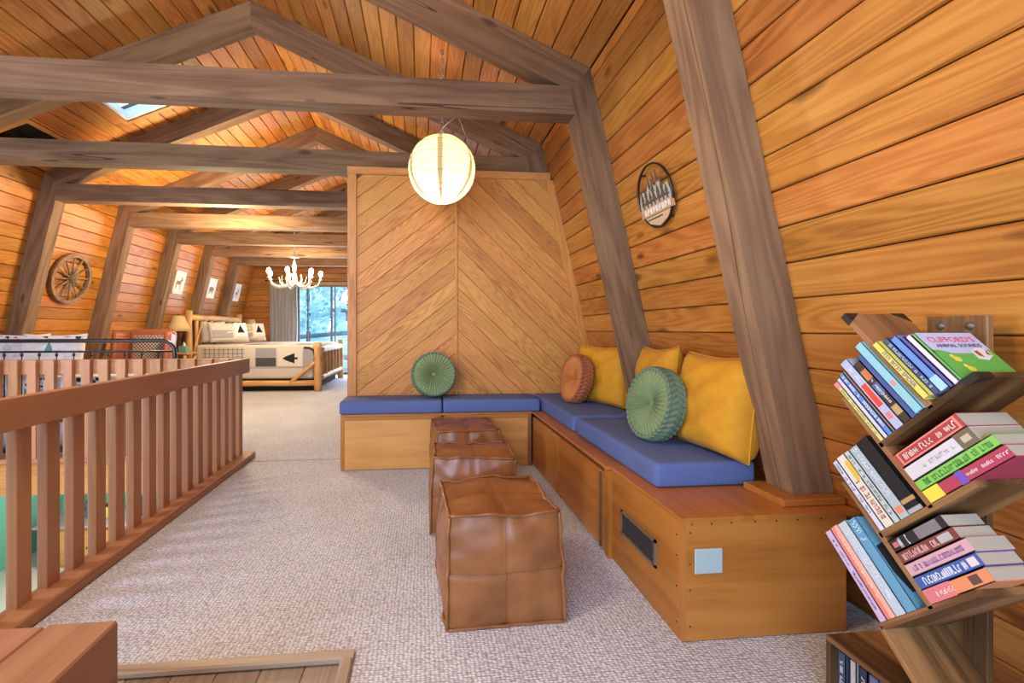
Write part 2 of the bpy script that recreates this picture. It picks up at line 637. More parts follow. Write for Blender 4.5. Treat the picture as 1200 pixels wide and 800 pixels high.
# floors
fl = MB().box(-0.27, 1.95, YN, 1.71, -0.25, 0).box(-1.62, 1.95, 1.71, 4.42, -0.25, 0).box(-5.1, 1.95, 4.42, YF + .3, -0.25, 0).build('floor', CARPET)
tag(fl, kind='structure')
slab('carpet_seam', -1.55, -0.69, 4.284, 4.290, 0.0, 0.002, flat('seam_dark', (0.16, 0.14, 0.12), 0.9), fl)
lower = MB().box(-5.9, 2.4, YN, 7.6, -2.05, -1.95).build('floor_lower', flat('pale_vinyl', (0.55, 0.52, 0.44), 0.5))
tag(lower, kind='structure')
landing = MB().box(-1.62, -0.27, 0.0, 1.71, -0.2, -0.035).build('floor_landing', DARK)
tag(landing, kind='structure')
for i in range(9):
    x = -1.62 + 0.15 * i + 0.075
    plank('plank', (x, 0.0, -0.012), (0, 1, 0), (0, 0, 1), 1.71, 0.148, 0.02, OAK, landing, 0.002)
tr = empty('trim_1', (-0.27, 1.71, 0), kind='structure')
timber('edge_board', (-1.55, 1.69, 0.004), (-0.2495, 1.69, 0.004), 0.045, 0.026, OAK, tr, ch=0.006)
timber('edge_board', (-0.272, 0.0, 0.004), (-0.272, 1.667, 0.004), 0.045, 0.026, OAK, tr, ch=0.006)
tr = empty('trim_2', (-3.3, 4.42, 0), kind='structure')
slab('fascia_board', -5.3, -1.62, 4.395, 4.42, -0.28, 0.02, TRIM, tr, 'X')
slab('fascia_board', -1.645, -1.62, 0.0, 4.395, -0.28, 0.0, TRIM, tr, 'Y')


def cells(s0, s1, y0, y1, holes):
    """rectangles of (s, y) left after cutting the holes"""
    ss = sorted({s0, s1, *[h[i] for h in holes for i in (0, 1)]})
    ys = sorted({y0, y1, *[h[i] for h in holes for i in (2, 3)]})
    for a, b in zip(ss, ss[1:]):
        for c, d in zip(ys, ys[1:]):
            ms, my = (a + b) / 2, (c + d) / 2
            if not any(h[0] < ms < h[1] and h[2] < my < h[3] for h in holes):
                yield a, b, c, d


def side(name, start, sdir, nrm, length, rows, y0, y1, mat, holes=(), shell_y1=YF, back=flat('shell', (0.05, 0.025, 0.012), 0.9), shell_len=None):
    """sloped side of the room: dark shell with boards running along Y; rows = list of (s0, s1)"""
    M = frame_matrix(start, sdir, nrm)
    if (M @ Vector((0, 1, 0)) - Vector(start)).y < 0:
        flip = -1
    else:
        flip = 1
    mb = MB()
    for a, b, c, d in cells(shell_len[0] if shell_len else 0, shell_len[1] if shell_len else length, YN, shell_y1, list(holes)):
        mb.box(a, b, *sorted((flip * (c - start[1]), flip * (d - start[1]))), -0.16, -0.024, M)
    sh = mb.build(name, back)
    tag(sh, kind='structure')
    for s0, s1 in rows:
        if s1 - s0 < 0.02:
            continue
        cut = [h for h in holes if h[0] < s1 - 0.004 and h[1] > s0 + 0.004]
        pieces = [(s0, s1, y0, y1)] if not cut else []
        if cut:
            ys = sorted({y0, y1, *[h[i] for h in cut for i in (2, 3)]})
            for c, d in zip(ys, ys[1:]):
                hs = [h for h in cut if h[2] < (c + d) / 2 < h[3]]
                if not hs:
                    pieces.append((s0, s1, c, d))
                for h in hs:
                    if h[0] - s0 > .015: pieces.append((s0, h[0], c, d))
                    if s1 - h[1] > .015: pieces.append((h[1], s1, c, d))
        for a, b, c, d in pieces:
            if d - c < 0.05: continue
            o = Vector(start) + Vector(sdir) * (a + b) / 2
            o.y = c
            plank('plank', o, (0, 1, 0), nrm, d - c, b - a - GAP, 0.024, mat, sh)
    return sh


# side walls (boards up the slope)
zrows = [1.182 + 0.1475 * k for k in range(-8, 13)] + [KNEE_Z]
rows = [(a * WALL_L, b * WALL_L) for a, b in zip(zrows, zrows[1:])]
wr = side('wall_right', (xr(0), 0, 0), Vector((-KN, 0, 1)).normalized(), nR, KNEE_Z * WALL_L, rows, YN, 4.56, PINE)
wl = side('wall_left', (xl(0), 0, 0), Vector((KN, 0, 1)).normalized(), nL, KNEE_Z * WALL_L, rows, 0.5, YF, PINE, shell_len=(-.28 * WALL_L, KNEE_Z * WALL_L))
# ceiling slopes
crow = [SLOPE_L * k / 20 for k in range(21)]
crow = list(zip(crow, crow[1:]))


def s_of(x):  # distance from the ridge along the left slope
    return (XC - x) * SLOPE_L / HALF


SKY = (s_of(-2.62), s_of(-3.237), 4.62, 5.324)
DOR = (s_of(-3.847), s_of(-4.235), 4.815, 5.5)
cr_ = side('ceiling_right', (XC, 0, RIDGE_Z), CS, nCR, SLOPE_L, crow, YN, YF, PINEC, shell_len=(-.1, SLOPE_L + .25))
cl_ = side('ceiling_left', (XC, 0, RIDGE_Z), Vector((-CS.x, 0, CS.z)), nCL, SLOPE_L, crow, YN, YF, PINEC, holes=(SKY, DOR), shell_len=(-.1, SLOPE_L + .25))

# skylight
LS = Vector((-CS.x, 0, CS.z))
ML = frame_matrix((XC, 0, RIDGE_Z), LS, nCL)
fl_ = 1 if (ML @ Vector((0, 1, 0))).y > 0 else -1


def lbox(mb, s0, s1, y0, y1, d0, d1):
    mb.box(s0, s1, *sorted((fl_ * y0, fl_ * y1)), d0, d1, ML)
    return mb


sk = empty('window_2', tuple(ML @ Vector(((SKY[0] + SKY[1]) / 2, fl_ * 4.97, 0))), kind='structure')
w = 0.045
for nm, a in (('casing_board', (SKY[0] - w, SKY[1] + w, SKY[2] - w, SKY[2])), ('casing_board', (SKY[0] - w, SKY[1] + w, SKY[3], SKY[3] + w)),
              ('casing_board', (SKY[0] - w, SKY[0], SKY[2], SKY[3])), ('casing_board', (SKY[1], SKY[1] + w, SKY[2], SKY[3]))):
    lbox(MB(), *a, -0.02, 0.02).build(nm, TRIM, sk)
for a in ((SKY[0], SKY[1], SKY[2], SKY[2] + .03), (SKY[0], SKY[1], SKY[3] - .03, SKY[3]), (SKY[0], SKY[0] + .03, SKY[2], SKY[3]), (SKY[1] - .03, SKY[1], SKY[2], SKY[3])):
    lbox(MB(), *a, -0.10, 0.006).build('sash', WHITE, sk)
lbox(MB(), SKY[0] + .03, SKY[1] - .03, SKY[2] + .03, SKY[3] - .03, -0.075, -0.069).build('pane', GLASS, sk)
lbox(MB(), SKY[0] + .03, SKY[1] - .03, 4.96, 4.975, -0.066, -0.05).build('glazing_bar', WHITE, sk)
# recessed vent niche in the left roof slope
nc = empty('window_3', tuple(ML @ Vector(((DOR[0] + DOR[1]) / 2, fl_ * 5.1, 0))), kind='structure')
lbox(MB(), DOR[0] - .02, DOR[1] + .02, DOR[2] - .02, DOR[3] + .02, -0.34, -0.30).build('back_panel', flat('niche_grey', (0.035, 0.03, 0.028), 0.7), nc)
for a in ((DOR[0] - .02, DOR[1] + .02, DOR[2] - .02, DOR[2]), (DOR[0] - .02, DOR[1] + .02, DOR[3], DOR[3] + .02), (DOR[0] - .02, DOR[0], DOR[2], DOR[3]), (DOR[1], DOR[1] + .02, DOR[2], DOR[3])):
    lbox(MB(), *a, -0.32, -0.005).build('reveal', flat('niche_wood', (0.07, 0.05, 0.04), 0.8), nc)
for a in ((DOR[0] - .05, DOR[1] + .03, DOR[2] - .05, DOR[2]), (DOR[0] - .05, DOR[1] + .03, DOR[3], DOR[3] + .05), (DOR[0] - .05, DOR[0], DOR[2], DOR[3])):
    lbox(MB(), *a, -0.004, 0.018).build('casing_board', TRIM, nc)

# far wall of the bedroom: boards across, with the patio door opening
DX0, DX1, DZ1 = -3.29, -0.55, 2.38
mb = MB()
mb.box(-5.3, DX0, YF + .025, YF + .15, 0, 3.02).box(DX1, 2.0, YF + .025, YF + .15, 0, 3.02).box(DX0, DX1, YF + .025, YF + .15, DZ1, 3.02)
mb.prism([(KL[0], 3.02), (KR[0], 3.02), (XC, RIDGE_Z)], -(YF + .15), -(YF + .025), Matrix(((1, 0, 0, 0), (0, 0, -1, 0), (0, 1, 0, 0), (0, 0, 0, 1))))
wf = mb.build('wall_far', MATS['shell'] if 'shell' in MATS else DARK)
tag(wf, kind='structure')
z = 0.0
while z < RIDGE_Z - 0.1:
    z1 = z + 0.15
    if z1 <= 3.02:
        a, b = xl(z), xr(z)
    else:
        t = (RIDGE_Z - max(z, 3.02)) / (RIDGE_Z - 3.02)
        a, b = XC - HALF * t, XC + HALF * t
    segs = [(a, b)] if z >= DZ1 - 0.01 else [(a, DX0), (DX1, b)]
    for c, d in segs:
        plank('plank', (c, YF, z + .075), (1, 0, 0), (0, -1, 0), d - c, 0.145, 0.024, PINE, wf)
    z = z1

# patio door
pd = empty('window_1', (-1.9, YF, 0), kind='structure')
slab('casing_board', DX0 - .07, DX1 + .07, YF - .03, YF, DZ1, DZ1 + .09, TRIM, pd, 'X')
slab('casing_board', DX0 - .07, DX0, YF - .03, YF, 0, DZ1, TRIM, pd, 'Z')
FR = flat('bronze_frame', (0.10, 0.10, 0.11), 0.4)
for x, ww in ((DX0 + .02, .04), (-3.03, .03), (-2.42, .05), (-2.33, .03), (-1.4, .05), (DX1 - .02, .04)):
    slab('stile', x - ww / 2, x + ww / 2, YF + .03, YF + .09, 0.03, DZ1 - .03, FR, pd, 'Z')
slab('rail', DX0, DX1, YF + .03, YF + .09, DZ1 - .04, DZ1, FR, pd, 'X')
slab('rail', DX0, DX1, YF + .03, YF + .09, 0, .05, FR, pd, 'X')
for a, b in ((DX0 + .04, -3.045), (-3.015, -2.445), (-2.31, -1.425), (-1.375, DX1 - .04)):
    MB().box(a, b, YF + .055, YF + .061, .05, DZ1 - .04).build('pane', GLASS, pd)

# chevron partition
PY = 4.28
pt = MB().prism([(-0.685, 0), (xr(0) + .02, 0), (xr(2.71) + .02, 2.71), (-0.685, 2.71)], -(PY + .13), -(PY + .012), Matrix(((1, 0, 0, 0), (0, 0, -1, 0), (0, 1, 0, 0), (0, 0, 0, 1)))).build('wall_partition', flat('shell2', (0.16, 0.07, 0.025), 0.9))
tag(pt, kind='structure')
JX = 0.322


def chevron(sgn, ang, region):
    d = Vector((math.cos(ang), math.sin(ang)))
    nn = Vector((-d.y, d.x))
    pitch = 0.142
    off0 = nn.dot(Vector((JX, 0.62)))
    for k in range(-16, 26):
        lo, hi = off0 + k * pitch + .0022, off0 + (k + 1) * pitch - .0022
        p = clip(clip(region, nn.x, nn.y, hi), -nn.x, -nn.y, -lo)
        if len(p) < 3: continue
        area_ = abs(sum(p[i][0] * p[(i + 1) % len(p)][1] - p[(i + 1) % len(p)][0] * p[i][1] for i in range(len(p)))) / 2
        if area_ < 0.002: continue
        c = (sum(q[0] for q in p) / len(p), sum(q[1] for q in p) / len(p))
        M = frame_matrix((c[0], PY, c[1]), (d.x, 0, d.y), (0, -1, 0))
        Mi = M.inverted()
        lp = [Mi @ Vector((q[0], PY, q[1])) for q in p]
        MB().prism([(q.x, q.y) for q in lp], -0.014, 0).build('board', FIR, pt, M)


ZB, ZT = 0.40, 2.64
chevron(-1, R(38), [(-0.607, ZB), (JX - .006, ZB), (JX - .006, ZT), (-0.607, ZT)])
chevron(1, R(-44), [(JX + .006, ZB), (xr(ZB) - .06, ZB), (xr(ZT) - .06, ZT), (JX + .006, ZT)])
slab('cover_strip', JX - .010, JX + .010, PY - .012, PY, ZB, ZT, TRIM, pt, 'Z', 0.004)
slab('end_trim', -0.69, -0.607, PY - .018, PY + .13, 0, 2.71, TRIM, pt, 'Z', 0.004)
slab('header_trim', -0.69, xr(2.7) - .01, PY - .022, PY + .02, 2.64, 2.71, TRIM, pt, 'X', 0.004)
xz_prism('wall_trim', [(xr(.45) - .075, .45), (xr(.45), .45), (xr(2.64), 2.64), (xr(2.64) - .075, 2.64)], PY - .018, PY + .0, (-KN, 1), TRIM, pt)

# ------------------------------------------------------------------ roof trusses
PD, RV = 0.185, 0.225          # post depth (perpendicular), rafter depth (vertical)
m = (RIDGE_Z - KNEE_Z) / HALF
ip = PD * WALL_L               # horizontal offset of the inner post face
# joint of inner faces on the right: x = xr(z)-ip ; z = RIDGE_Z - RV - m*(x-XC)
zj = (RIDGE_Z - RV - m * (1.857 - ip - XC)) / (1 - m * KN)
JR = (xr(zj) - ip, zj)
JL = (2 * XC - JR[0], zj)
TW = 0.15
BZ0, BZ1 = 2.69, 2.885
truss_labels = [
    'rough timber roof truss above the stairs, beyond the tilted bookcase',
    'rough timber roof truss whose post stands on the bench end beside the books',
    'rough timber roof truss in front of the paper lantern',
    'rough timber roof truss along the top of the chevron panelled wall',
    'rough timber roof truss between the skylight and the wagon wheel',
    'rough timber roof truss beyond the wagon wheel, beside the leather armchair',
    'rough timber roof truss beside the nightstand lamp',
    'pale lit timber roof truss right behind the antler chandelier',
    'timber roof truss between the farther two framed animal prints',
]
for i, ty in enumerate([0.455, 1.755, 3.05, 4.35, 5.65, 6.95, 8.25, 9.55, 10.85]):
    T = empty('roof_truss', (XC, ty + TW / 2, BZ0), truss_labels[i], 'roof truss', 'roof trusses')
    y0, y1 = ty, ty + TW
    zb = 0.508 if i == 1 else (0.48 if i == 2 else (0.0 if i != 0 else 0.0))
    if i != 3:
        xz_prism('post', [(xr(zb) - .003, zb), (KR[0] - .003, KR[1]), JR, (xr(zb) - ip, zb)], y0, y1, (-KN, 1), BEAM, T)
    else:
        xz_prism('post', [(xr(2.715) - .003, 2.715), (KR[0] - .003, KR[1]), JR, (xr(2.715) - ip, 2.715)], y0, y1, (-KN, 1), BEAM, T)
    zl = 0.0 if ty > 4.3 else -1.9
    xz_prism('post', [(xl(zl) + .003, zl), (KL[0] + .003, KL[1]), JL, (xl(zl) + ip, zl)], y0, y1, (KN, 1), BEAM, T)
    xz_prism('rafter', [(KR[0], KR[1] - .003), (RD[0], RD[1] - .003), (RD[0], RD[1] - RV), JR], y0, y1, (CS.x, CS.z), BEAM, T)
    xz_prism('rafter', [(KL[0], KL[1] - .003), (RD[0], RD[1] - .003), (RD[0], RD[1] - RV), JL], y0, y1, (-CS.x, CS.z), BEAM, T)
    a, b = xl(BZ0) + ip - .01, xr(BZ0) - ip + .01
    a2, b2 = xl(BZ1) + ip - .01, xr(BZ1) - ip + .01
    xz_prism('tie_beam', [(a, BZ0), (b, BZ0), (b2, BZ1), (a2, BZ1)], y0 - .004, y1 - .01, (1, 0), BEAM, T)

# ------------------------------------------------------------------ storage bench along the right wall
BT = 0.478
FX, CY = 0.989, 1.644
bench = empty('storage_bench', (FX, CY, 0), 'long varnished plywood storage bench with vent and cabinet doors along the sloped wall', 'bench')
slab('end_panel', FX + .018, 1.679, CY, CY + .018, 0.004, BT - .018, BENCH, bench, 'X')
slab('corner_strip', FX, FX + .018, CY, CY + .018, 0.004, BT - .018, BENCH, bench, 'Z')
slab('front_panel', FX, FX + .016, CY + .018, 2.278, 0.004, BT - .018, BENCH, bench, 'Y')
slab('top_board', FX - .004, 1.735, CY - .004, 2.30, BT - .018, BT, BENCH, bench, 'Y', .003)
slab('top_board', FX - .026, 1.735, 2.302, PY - .002, BT - .018, BT, BENCH, bench, 'Y', .003)
slab('side_stile', FX - .022, FX + .016, 2.278, 2.335, 0.004, BT - .018, BENCH, bench, 'Z', .003)
slab('carcass', FX + .004, FX + .05, 2.335, 3.915, 0.004, BT - .018, flat('carcass_dark', (0.07, 0.03, 0.01), 0.8), bench, 'Y')
for a, b in ((2.352, 3.135), (3.165, 3.905)):
    d = slab('door', FX - .022, FX + .004, a, b, 0.02, BT - .045, BENCH, bench, 'Y', .004)
slab('mid_stile', FX - .012, FX + .004, 3.139, 3.161, 0.004, BT - .02, flat('stile_dark', (0.10, 0.04, 0.012), 0.6), bench, 'Z')
slab('pull_strip', FX - .034, FX - .022, 2.358, 2.376, 0.03, BT - .05, flat('pull_dark', (0.13, 0.055, 0.018), 0.6), bench, 'Z')
NAIL = flat('nail_dark', (0.03, 0.02, 0.015), 0.5)
nm = MB().lathe([(0.0, 0.0016), (0.0035, 0.001), (0.0035, -0.001)], 8).mesh('nail')
for x, z in [(1.03, .452), (1.11, .452), (1.19, .452), (1.29, .452), (1.38, .452), (1.47, .452), (1.57, .452), (1.022, .42), (1.022, .30), (1.022, .20), (1.022, .06)]:
    link('nail', nm, NAIL, bench, Matrix.Translation((x, CY - .001, z)) @ Matrix.Rotation(PI / 2, 4, 'X'))
for z in (.06, .2, .32, .40):
    link('nail', nm, NAIL, bench, Matrix.Translation((FX - .001, CY + .035, z)) @ Matrix.Rotation(-PI / 2, 4, 'Y'))
vg = empty('vent_grille', (FX, 2.0, .245), parent=bench)
vy0, vy1, vz0, vz1 = 1.83, 2.165, 0.188, 0.305
VM = flat('vent_brown', (0.20, 0.15, 0.10), 0.5, 0.3)
for nm_, a in (('frame_bar', (vy0, vy1, vz1 - .012, vz1)), ('frame_bar', (vy0, vy1, vz0, vz0 + .012)), ('frame_bar', (vy0, vy0 + .014, vz0, vz1)), ('frame_bar', (vy1 - .014, vy1, vz0, vz1))):
    MB().box(FX - .008, FX + .002, *a).build(nm_, VM, vg)
MB().box(FX - .001, FX + .001, vy0 + .014, vy1 - .014, vz0 + .012, vz1 - .012).build('backing', DARK, vg)
sm = MB().box(-.003, .003, -.0022, .0022, -.047, .047).mesh('slat')
for k in range(24):
    y = vy0 + .022 + k * (vy1 - vy0 - .044) / 23
    link('slat', sm, flat('vent_slat', (0.06, 0.05, 0.045), 0.5, 0.3), vg, Matrix.Translation((FX - .0045, y, (vz0 + vz1) / 2)) @ Matrix.Rotation(.5, 4, 'Z'))
cp = link('cover_plate', round_box(.112, .008, .096, .0035, 2), PLATE, bench, Matrix.Translation((1.095, CY - .004, .311)))
cp['label'] = 'blank pale grey wall plate'
# timber block under the truss post
tag(slab('post_plinth', 1.462, 1.732, 1.70, 1.935, BT + .0005, BT + .029, BENCH, None, 'X', .004), 'flat varnished wooden block under the timber post on the bench', 'block')

# back bench
bb = empty('storage_bench', (-0.69, 3.917, 0), 'low plywood storage bench in front of the chevron panelled wall', 'bench')
BX0, BX1, BY = -0.69, 0.958, 3.917
slab('carcass', BX0 + .004, BX1, BY + .012, PY - .02, 0.004, BT - .02, BENCH, bb, 'X')
slab('top_board', BX0, BX1 + .004, BY - .004, PY - .02, BT - .02, BT, BENCH, bb, 'X', .003)
slab('stile', BX0, BX0 + .028, BY, BY + .012, 0.004, BT - .02, BENCH, bb, 'Z', .002)
slab('stile', .158, .188, BY, BY + .012, 0.004, BT - .02, BENCH, bb, 'Z', .002)
slab('stile', BX1 - .03, BX1, BY - .002, BY + .012, 0.004, BT - .02, flat('stile_brown', (0.20, 0.08, 0.02), 0.5), bb, 'Z', .002)
slab('rail', BX0 + .028, BX1 - .03, BY, BY + .012, BT - .05, BT - .02, BENCH, bb, 'X', .002)
PLY = wood('pale_ply', (0.42, 0.18, 0.042), (0.58, 0.27, 0.075), (0.66, 0.34, 0.11), rough=0.4, knots=0.0, rings=5, rand=0.06, bump=0.04, hue=.003)
slab('panel', BX0 + .030, .156, BY + .003, BY + .014, 0.006, BT - .052, PLY, bb, 'X')
slab('panel', .190, BX1 - .032, BY + .003, BY + .014, 0.006, BT - .052, PLY, bb, 'X')


# ------------------------------------------------------------------ seat cushions
def seat_cushion(x0, x1, y0, y1, label, dz=0.0):
    h = 0.112
    sx, sy = x1 - x0, y1 - y0
    me = round_box(sx, sy, h, .022, 4)
    bm = bmesh.new(); bm.from_mesh(me)
    bmesh.ops.subdivide_edges(bm, edges=[e for e in bm.edges if e.calc_length() > .1], cuts=8, use_grid_fill=True)
    for v in bm.verts:
        u, w_ = v.co.x / (sx / 2), v.co.y / (sy / 2)
        if v.co.z > 0:
            v.co.z += 0.006 * (1 - u * u) * (1 - w_ * w_)
        n = noise.noise(Vector((v.co.x * 7 + x0 * 9, v.co.y * 7, v.co.z * 7)))
        v.co.x += 0.0025 * n; v.co.y -= 0.0025 * n
    bm.to_mesh(me); bm.free()
    t = empty('seat_cushion', ((x0 + x1) / 2, (y0 + y1) / 2, BT), label, 'cushion', 'blue seat cushions')
    c = link('cover', me, BLUE, t, Matrix.Translation(((x0 + x1) / 2, (y0 + y1) / 2, BT + h / 2 + .001)), True)
    pts = []
    rx, ry, r = sx / 2 - .004, sy / 2 - .004, .02
    for cx, cy, a0 in ((rx - r, ry - r, 0), (-rx + r, ry - r, 90), (-rx + r, -ry + r, 180), (rx - r, -ry + r, 270)):
        for k in range(4):
            a = R(a0 + 30 * k)
            pts.append((cx + r * math.cos(a) + (x0 + x1) / 2, cy + r * math.sin(a) + (y0 + y1) / 2, BT + .012))
    MB().tube(pts + pts[:1], .004, 5, False).build('piping', BLUEP, t, None, True)
    return t


seat_cushion(-.700, .171, 3.895, PY - .026, 'blue seat cushion carrying the round green pillow before the chevron wall')
seat_cushion(.177, 1.035, 3.895, PY - .026, 'blue seat cushion in the bench corner with nothing on it')
seat_cushion(1.055, 1.54, 1.955, 3.03, 'blue seat cushion under the green round pillow and two mustard pillows')
seat_cushion(1.052, 1.54, 3.09, PY - .03, 'blue seat cushion under the rust round pillow in the corner')
ST = BT + .112 + .009


# ------------------------------------------------------------------ square mustard pillows
def square_pillow(name, c, yaw, lean, w, h, t, mat, label, group, seed, roll=0.0, cat='pillow', seam=True):
    """local: X = thickness (front is -X), Y = width, Z = height; c = middle of the bottom edge"""
    N_ = 22
    rnd = random.Random(seed)
    ph = [rnd.uniform(0, 6) for _ in range(6)]
    vs, fs = [], []
    for sgn in (-1, 1):
        for i in range(N_ + 1):
            for j in range(N_ + 1):
                u, v = -1 + 2 * i / N_, -1 + 2 * j / N_
                e = max(0.0, (1 - u ** 4)) ** .45 * max(0.0, (1 - v ** 4)) ** .45
                pin = 1 - .035 * (1 - abs(v) ** 2) * abs(u) ** 2
                pin2 = 1 - .035 * (1 - abs(u) ** 2) * abs(v) ** 2
                wr = .010 * math.sin(6 * u + 9 * v + ph[0]) * e + .008 * noise.noise(Vector((u * 3 + seed, v * 3, sgn)))
                wr += .010 * math.sin(22 * v + 3 * u + ph[1]) * max(0, abs(u) - .55) * e
                wr += .010 * math.sin(20 * u + 4 * v + ph[2]) * max(0, abs(v) - .6) * e
                sag = -.02 * math.cos(u * 1.4) * (v > 0) * v
                vs.append((sgn * (t / 2 * e * (1 - .18 * v) + wr * e), u * w / 2 * pin, h / 2 + v * h / 2 * pin2 + sag))
    n = (N_ + 1) ** 2
    for s in (0, 1):
        for i in range(N_):
            for j in range(N_):
                a = s * n + i * (N_ + 1) + j
                q = (a, a + 1, a + N_ + 2, a + N_ + 1)
                fs.append(q if s == 0 else q[::-1])
    M = Matrix.Translation(c) @ Matrix.Rotation(yaw, 4, 'Z') @ Matrix.Rotation(lean, 4, 'Y') @ Matrix.Rotation(roll, 4, 'X')
    root = empty(name, c, label, cat, group)
    mb = MB().add(vs, fs)
    me = mb.mesh('cover')
    bm = bmesh.new(); bm.from_mesh(me)
    bmesh.ops.remove_doubles(bm, verts=bm.verts, dist=.0015)
    bm.to_mesh(me); bm.free()
    cov = link('cover', me, mat, root, M, True)
    if seam:
        rim = []
        for k in range(4 * N_):
            sd, q = divmod(k, N_)
            a = -1 + 2 * q / N_
            u, v = [(a, -1), (1, a), (-a, 1), (-1, -a)][sd]
            pin = 1 - .035 * (1 - abs(v) ** 2) * abs(u) ** 2
            pin2 = 1 - .035 * (1 - abs(u) ** 2) * abs(v) ** 2
            sag = -.02 * math.cos(u * 1.4) * (v > 0) * v
            rim.append((0, u * w / 2 * pin, h / 2 + v * h / 2 * pin2 + sag))
        MB().tube(rim + rim[:1], .004, 5, False).build('seam', mat, root, M, True)
    return root


G = 'mustard velvet pillows'
square_pillow('throw_pillow', (1.425, 2.125, ST), R(4), R(8), .50, .49, .21, YEL, 'mustard velvet square pillow leaning beside the timber post on the bench end', G, 1)
square_pillow('throw_pillow', (1.465, 2.74, ST), R(-6), R(5), .52, .50, .18, YEL, 'mustard velvet square pillow leaning behind the green round pillow', G, 2, roll=R(-2))
square_pillow('throw_pillow', (1.445, 3.56, ST), R(20), R(4), .56, .48, .16, YEL, 'mustard velvet square pillow behind the rust round pillow', G, 3)


# ------------------------------------------------------------------ round pleated pillows
def round_pillow(c, nrm, mat, band, label, d=.40, t=.105, spin=0.0):
    """c = centre; local Z = face normal"""
    r0 = d / 2
    SEG, NP = 216, 36
    z = Vector(nrm).normalized()
    M = frame_matrix(c, Vector((0, 0, 1)).cross(z), z)
    root = empty('round_pillow', (c[0], c[1], ST), label, 'pillow', 'round pleated pillows')
    prof = []
    rr = [.018, .03, .05, .08, .11, .14, .165, .185]
    for face, s in (('front_cover', 1), ('back_cover', -1)):
        vs, fs = [], []
        for i, r in enumerate(rr):
            q = r / .2
            dome = t / 2 * (0.12 + .88 * min(1, (q / .55)) ** .8) if q < .55 else t / 2 * math.sqrt(max(.02, 1 - ((q - .55) / .62) ** 2.4))
            for j in range(SEG):
                a = 2 * PI * j / SEG
                pl = abs(math.sin(a * NP / 2 + spin)) ** .7 - .6
                irr = .5 + .5 * noise.noise(Vector((math.cos(a) * 3, math.sin(a) * 3, c[0])))
                amp = .017 * math.sin(PI * min(1, q * 1.15)) ** .6 * (0.6 + irr)
                R_ = r * r0 / .2
                vs.append((R_ * math.cos(a), R_ * math.sin(a), s * (dome + pl * amp)))
        for i in range(len(rr) - 1):
            for j in range(SEG):
                k = (j + 1) % SEG
                fs.append((i * SEG + j, i * SEG + k, (i + 1) * SEG + k, (i + 1) * SEG + j))
        cc = len(vs); vs.append((0, 0, s * t / 2 * .10))
        fs += [(j, (j + 1) % SEG, cc) for j in range(SEG)]
        MB().add(vs, fs).build(face, mat, root, M, True)
    # smocked edge band: plaited ridges running round the rim
    vs, fs = [], []
    RW = 14
    for i in range(RW + 1):
        b = -1 + 2 * i / RW
        for j in range(SEG):
            a = 2 * PI * j / SEG
            zig = a * NP / 2 + abs(b) * 2.1
            lat = abs(math.sin(zig)) ** .6
            rad = r0 * (.925 + .075 * math.sqrt(max(0, 1 - (b * .9) ** 2))) + .020 * (lat - .8)
            vs.append((rad * math.cos(a), rad * math.sin(a), b * t / 2 * .80))
    for i in range(RW):
        for j in range(SEG):
            k = (j + 1) % SEG
            fs.append((i * SEG + j, i * SEG + k, (i + 1) * SEG + k, (i + 1) * SEG + j))
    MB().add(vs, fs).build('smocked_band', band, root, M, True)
    # plaited cord where face and band meet
    for s in (1, -1):
        mb = MB()
        for k in range(NP):
            a = 2 * PI * k / NP
            a2 = a + 2 * PI / NP * 1.35
            p = Vector((r0 * .90 * math.cos(a), r0 * .90 * math.sin(a), s * t * .44))
            q = Vector((r0 * .985 * math.cos(a2), r0 * .985 * math.sin(a2), s * t * .36))
            mb.tube([p, (p + q) / 2 + Vector((0, 0, s * .004)), q], [.004, .011, .004], 6)
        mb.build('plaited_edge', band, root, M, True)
    MB().ball((0, 0, t / 2 * .22), .021, .021, .009, 14, 8).build('button', mat, root, M, True)
    return root


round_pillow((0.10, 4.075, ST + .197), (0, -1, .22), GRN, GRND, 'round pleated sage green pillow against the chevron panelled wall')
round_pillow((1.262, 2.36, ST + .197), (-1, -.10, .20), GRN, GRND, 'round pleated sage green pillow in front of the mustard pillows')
round_pillow((1.262, 3.63, ST + .197), (-1, -.12, .20), ORG, ORGD, 'round pleated rust orange pillow in the bench corner')


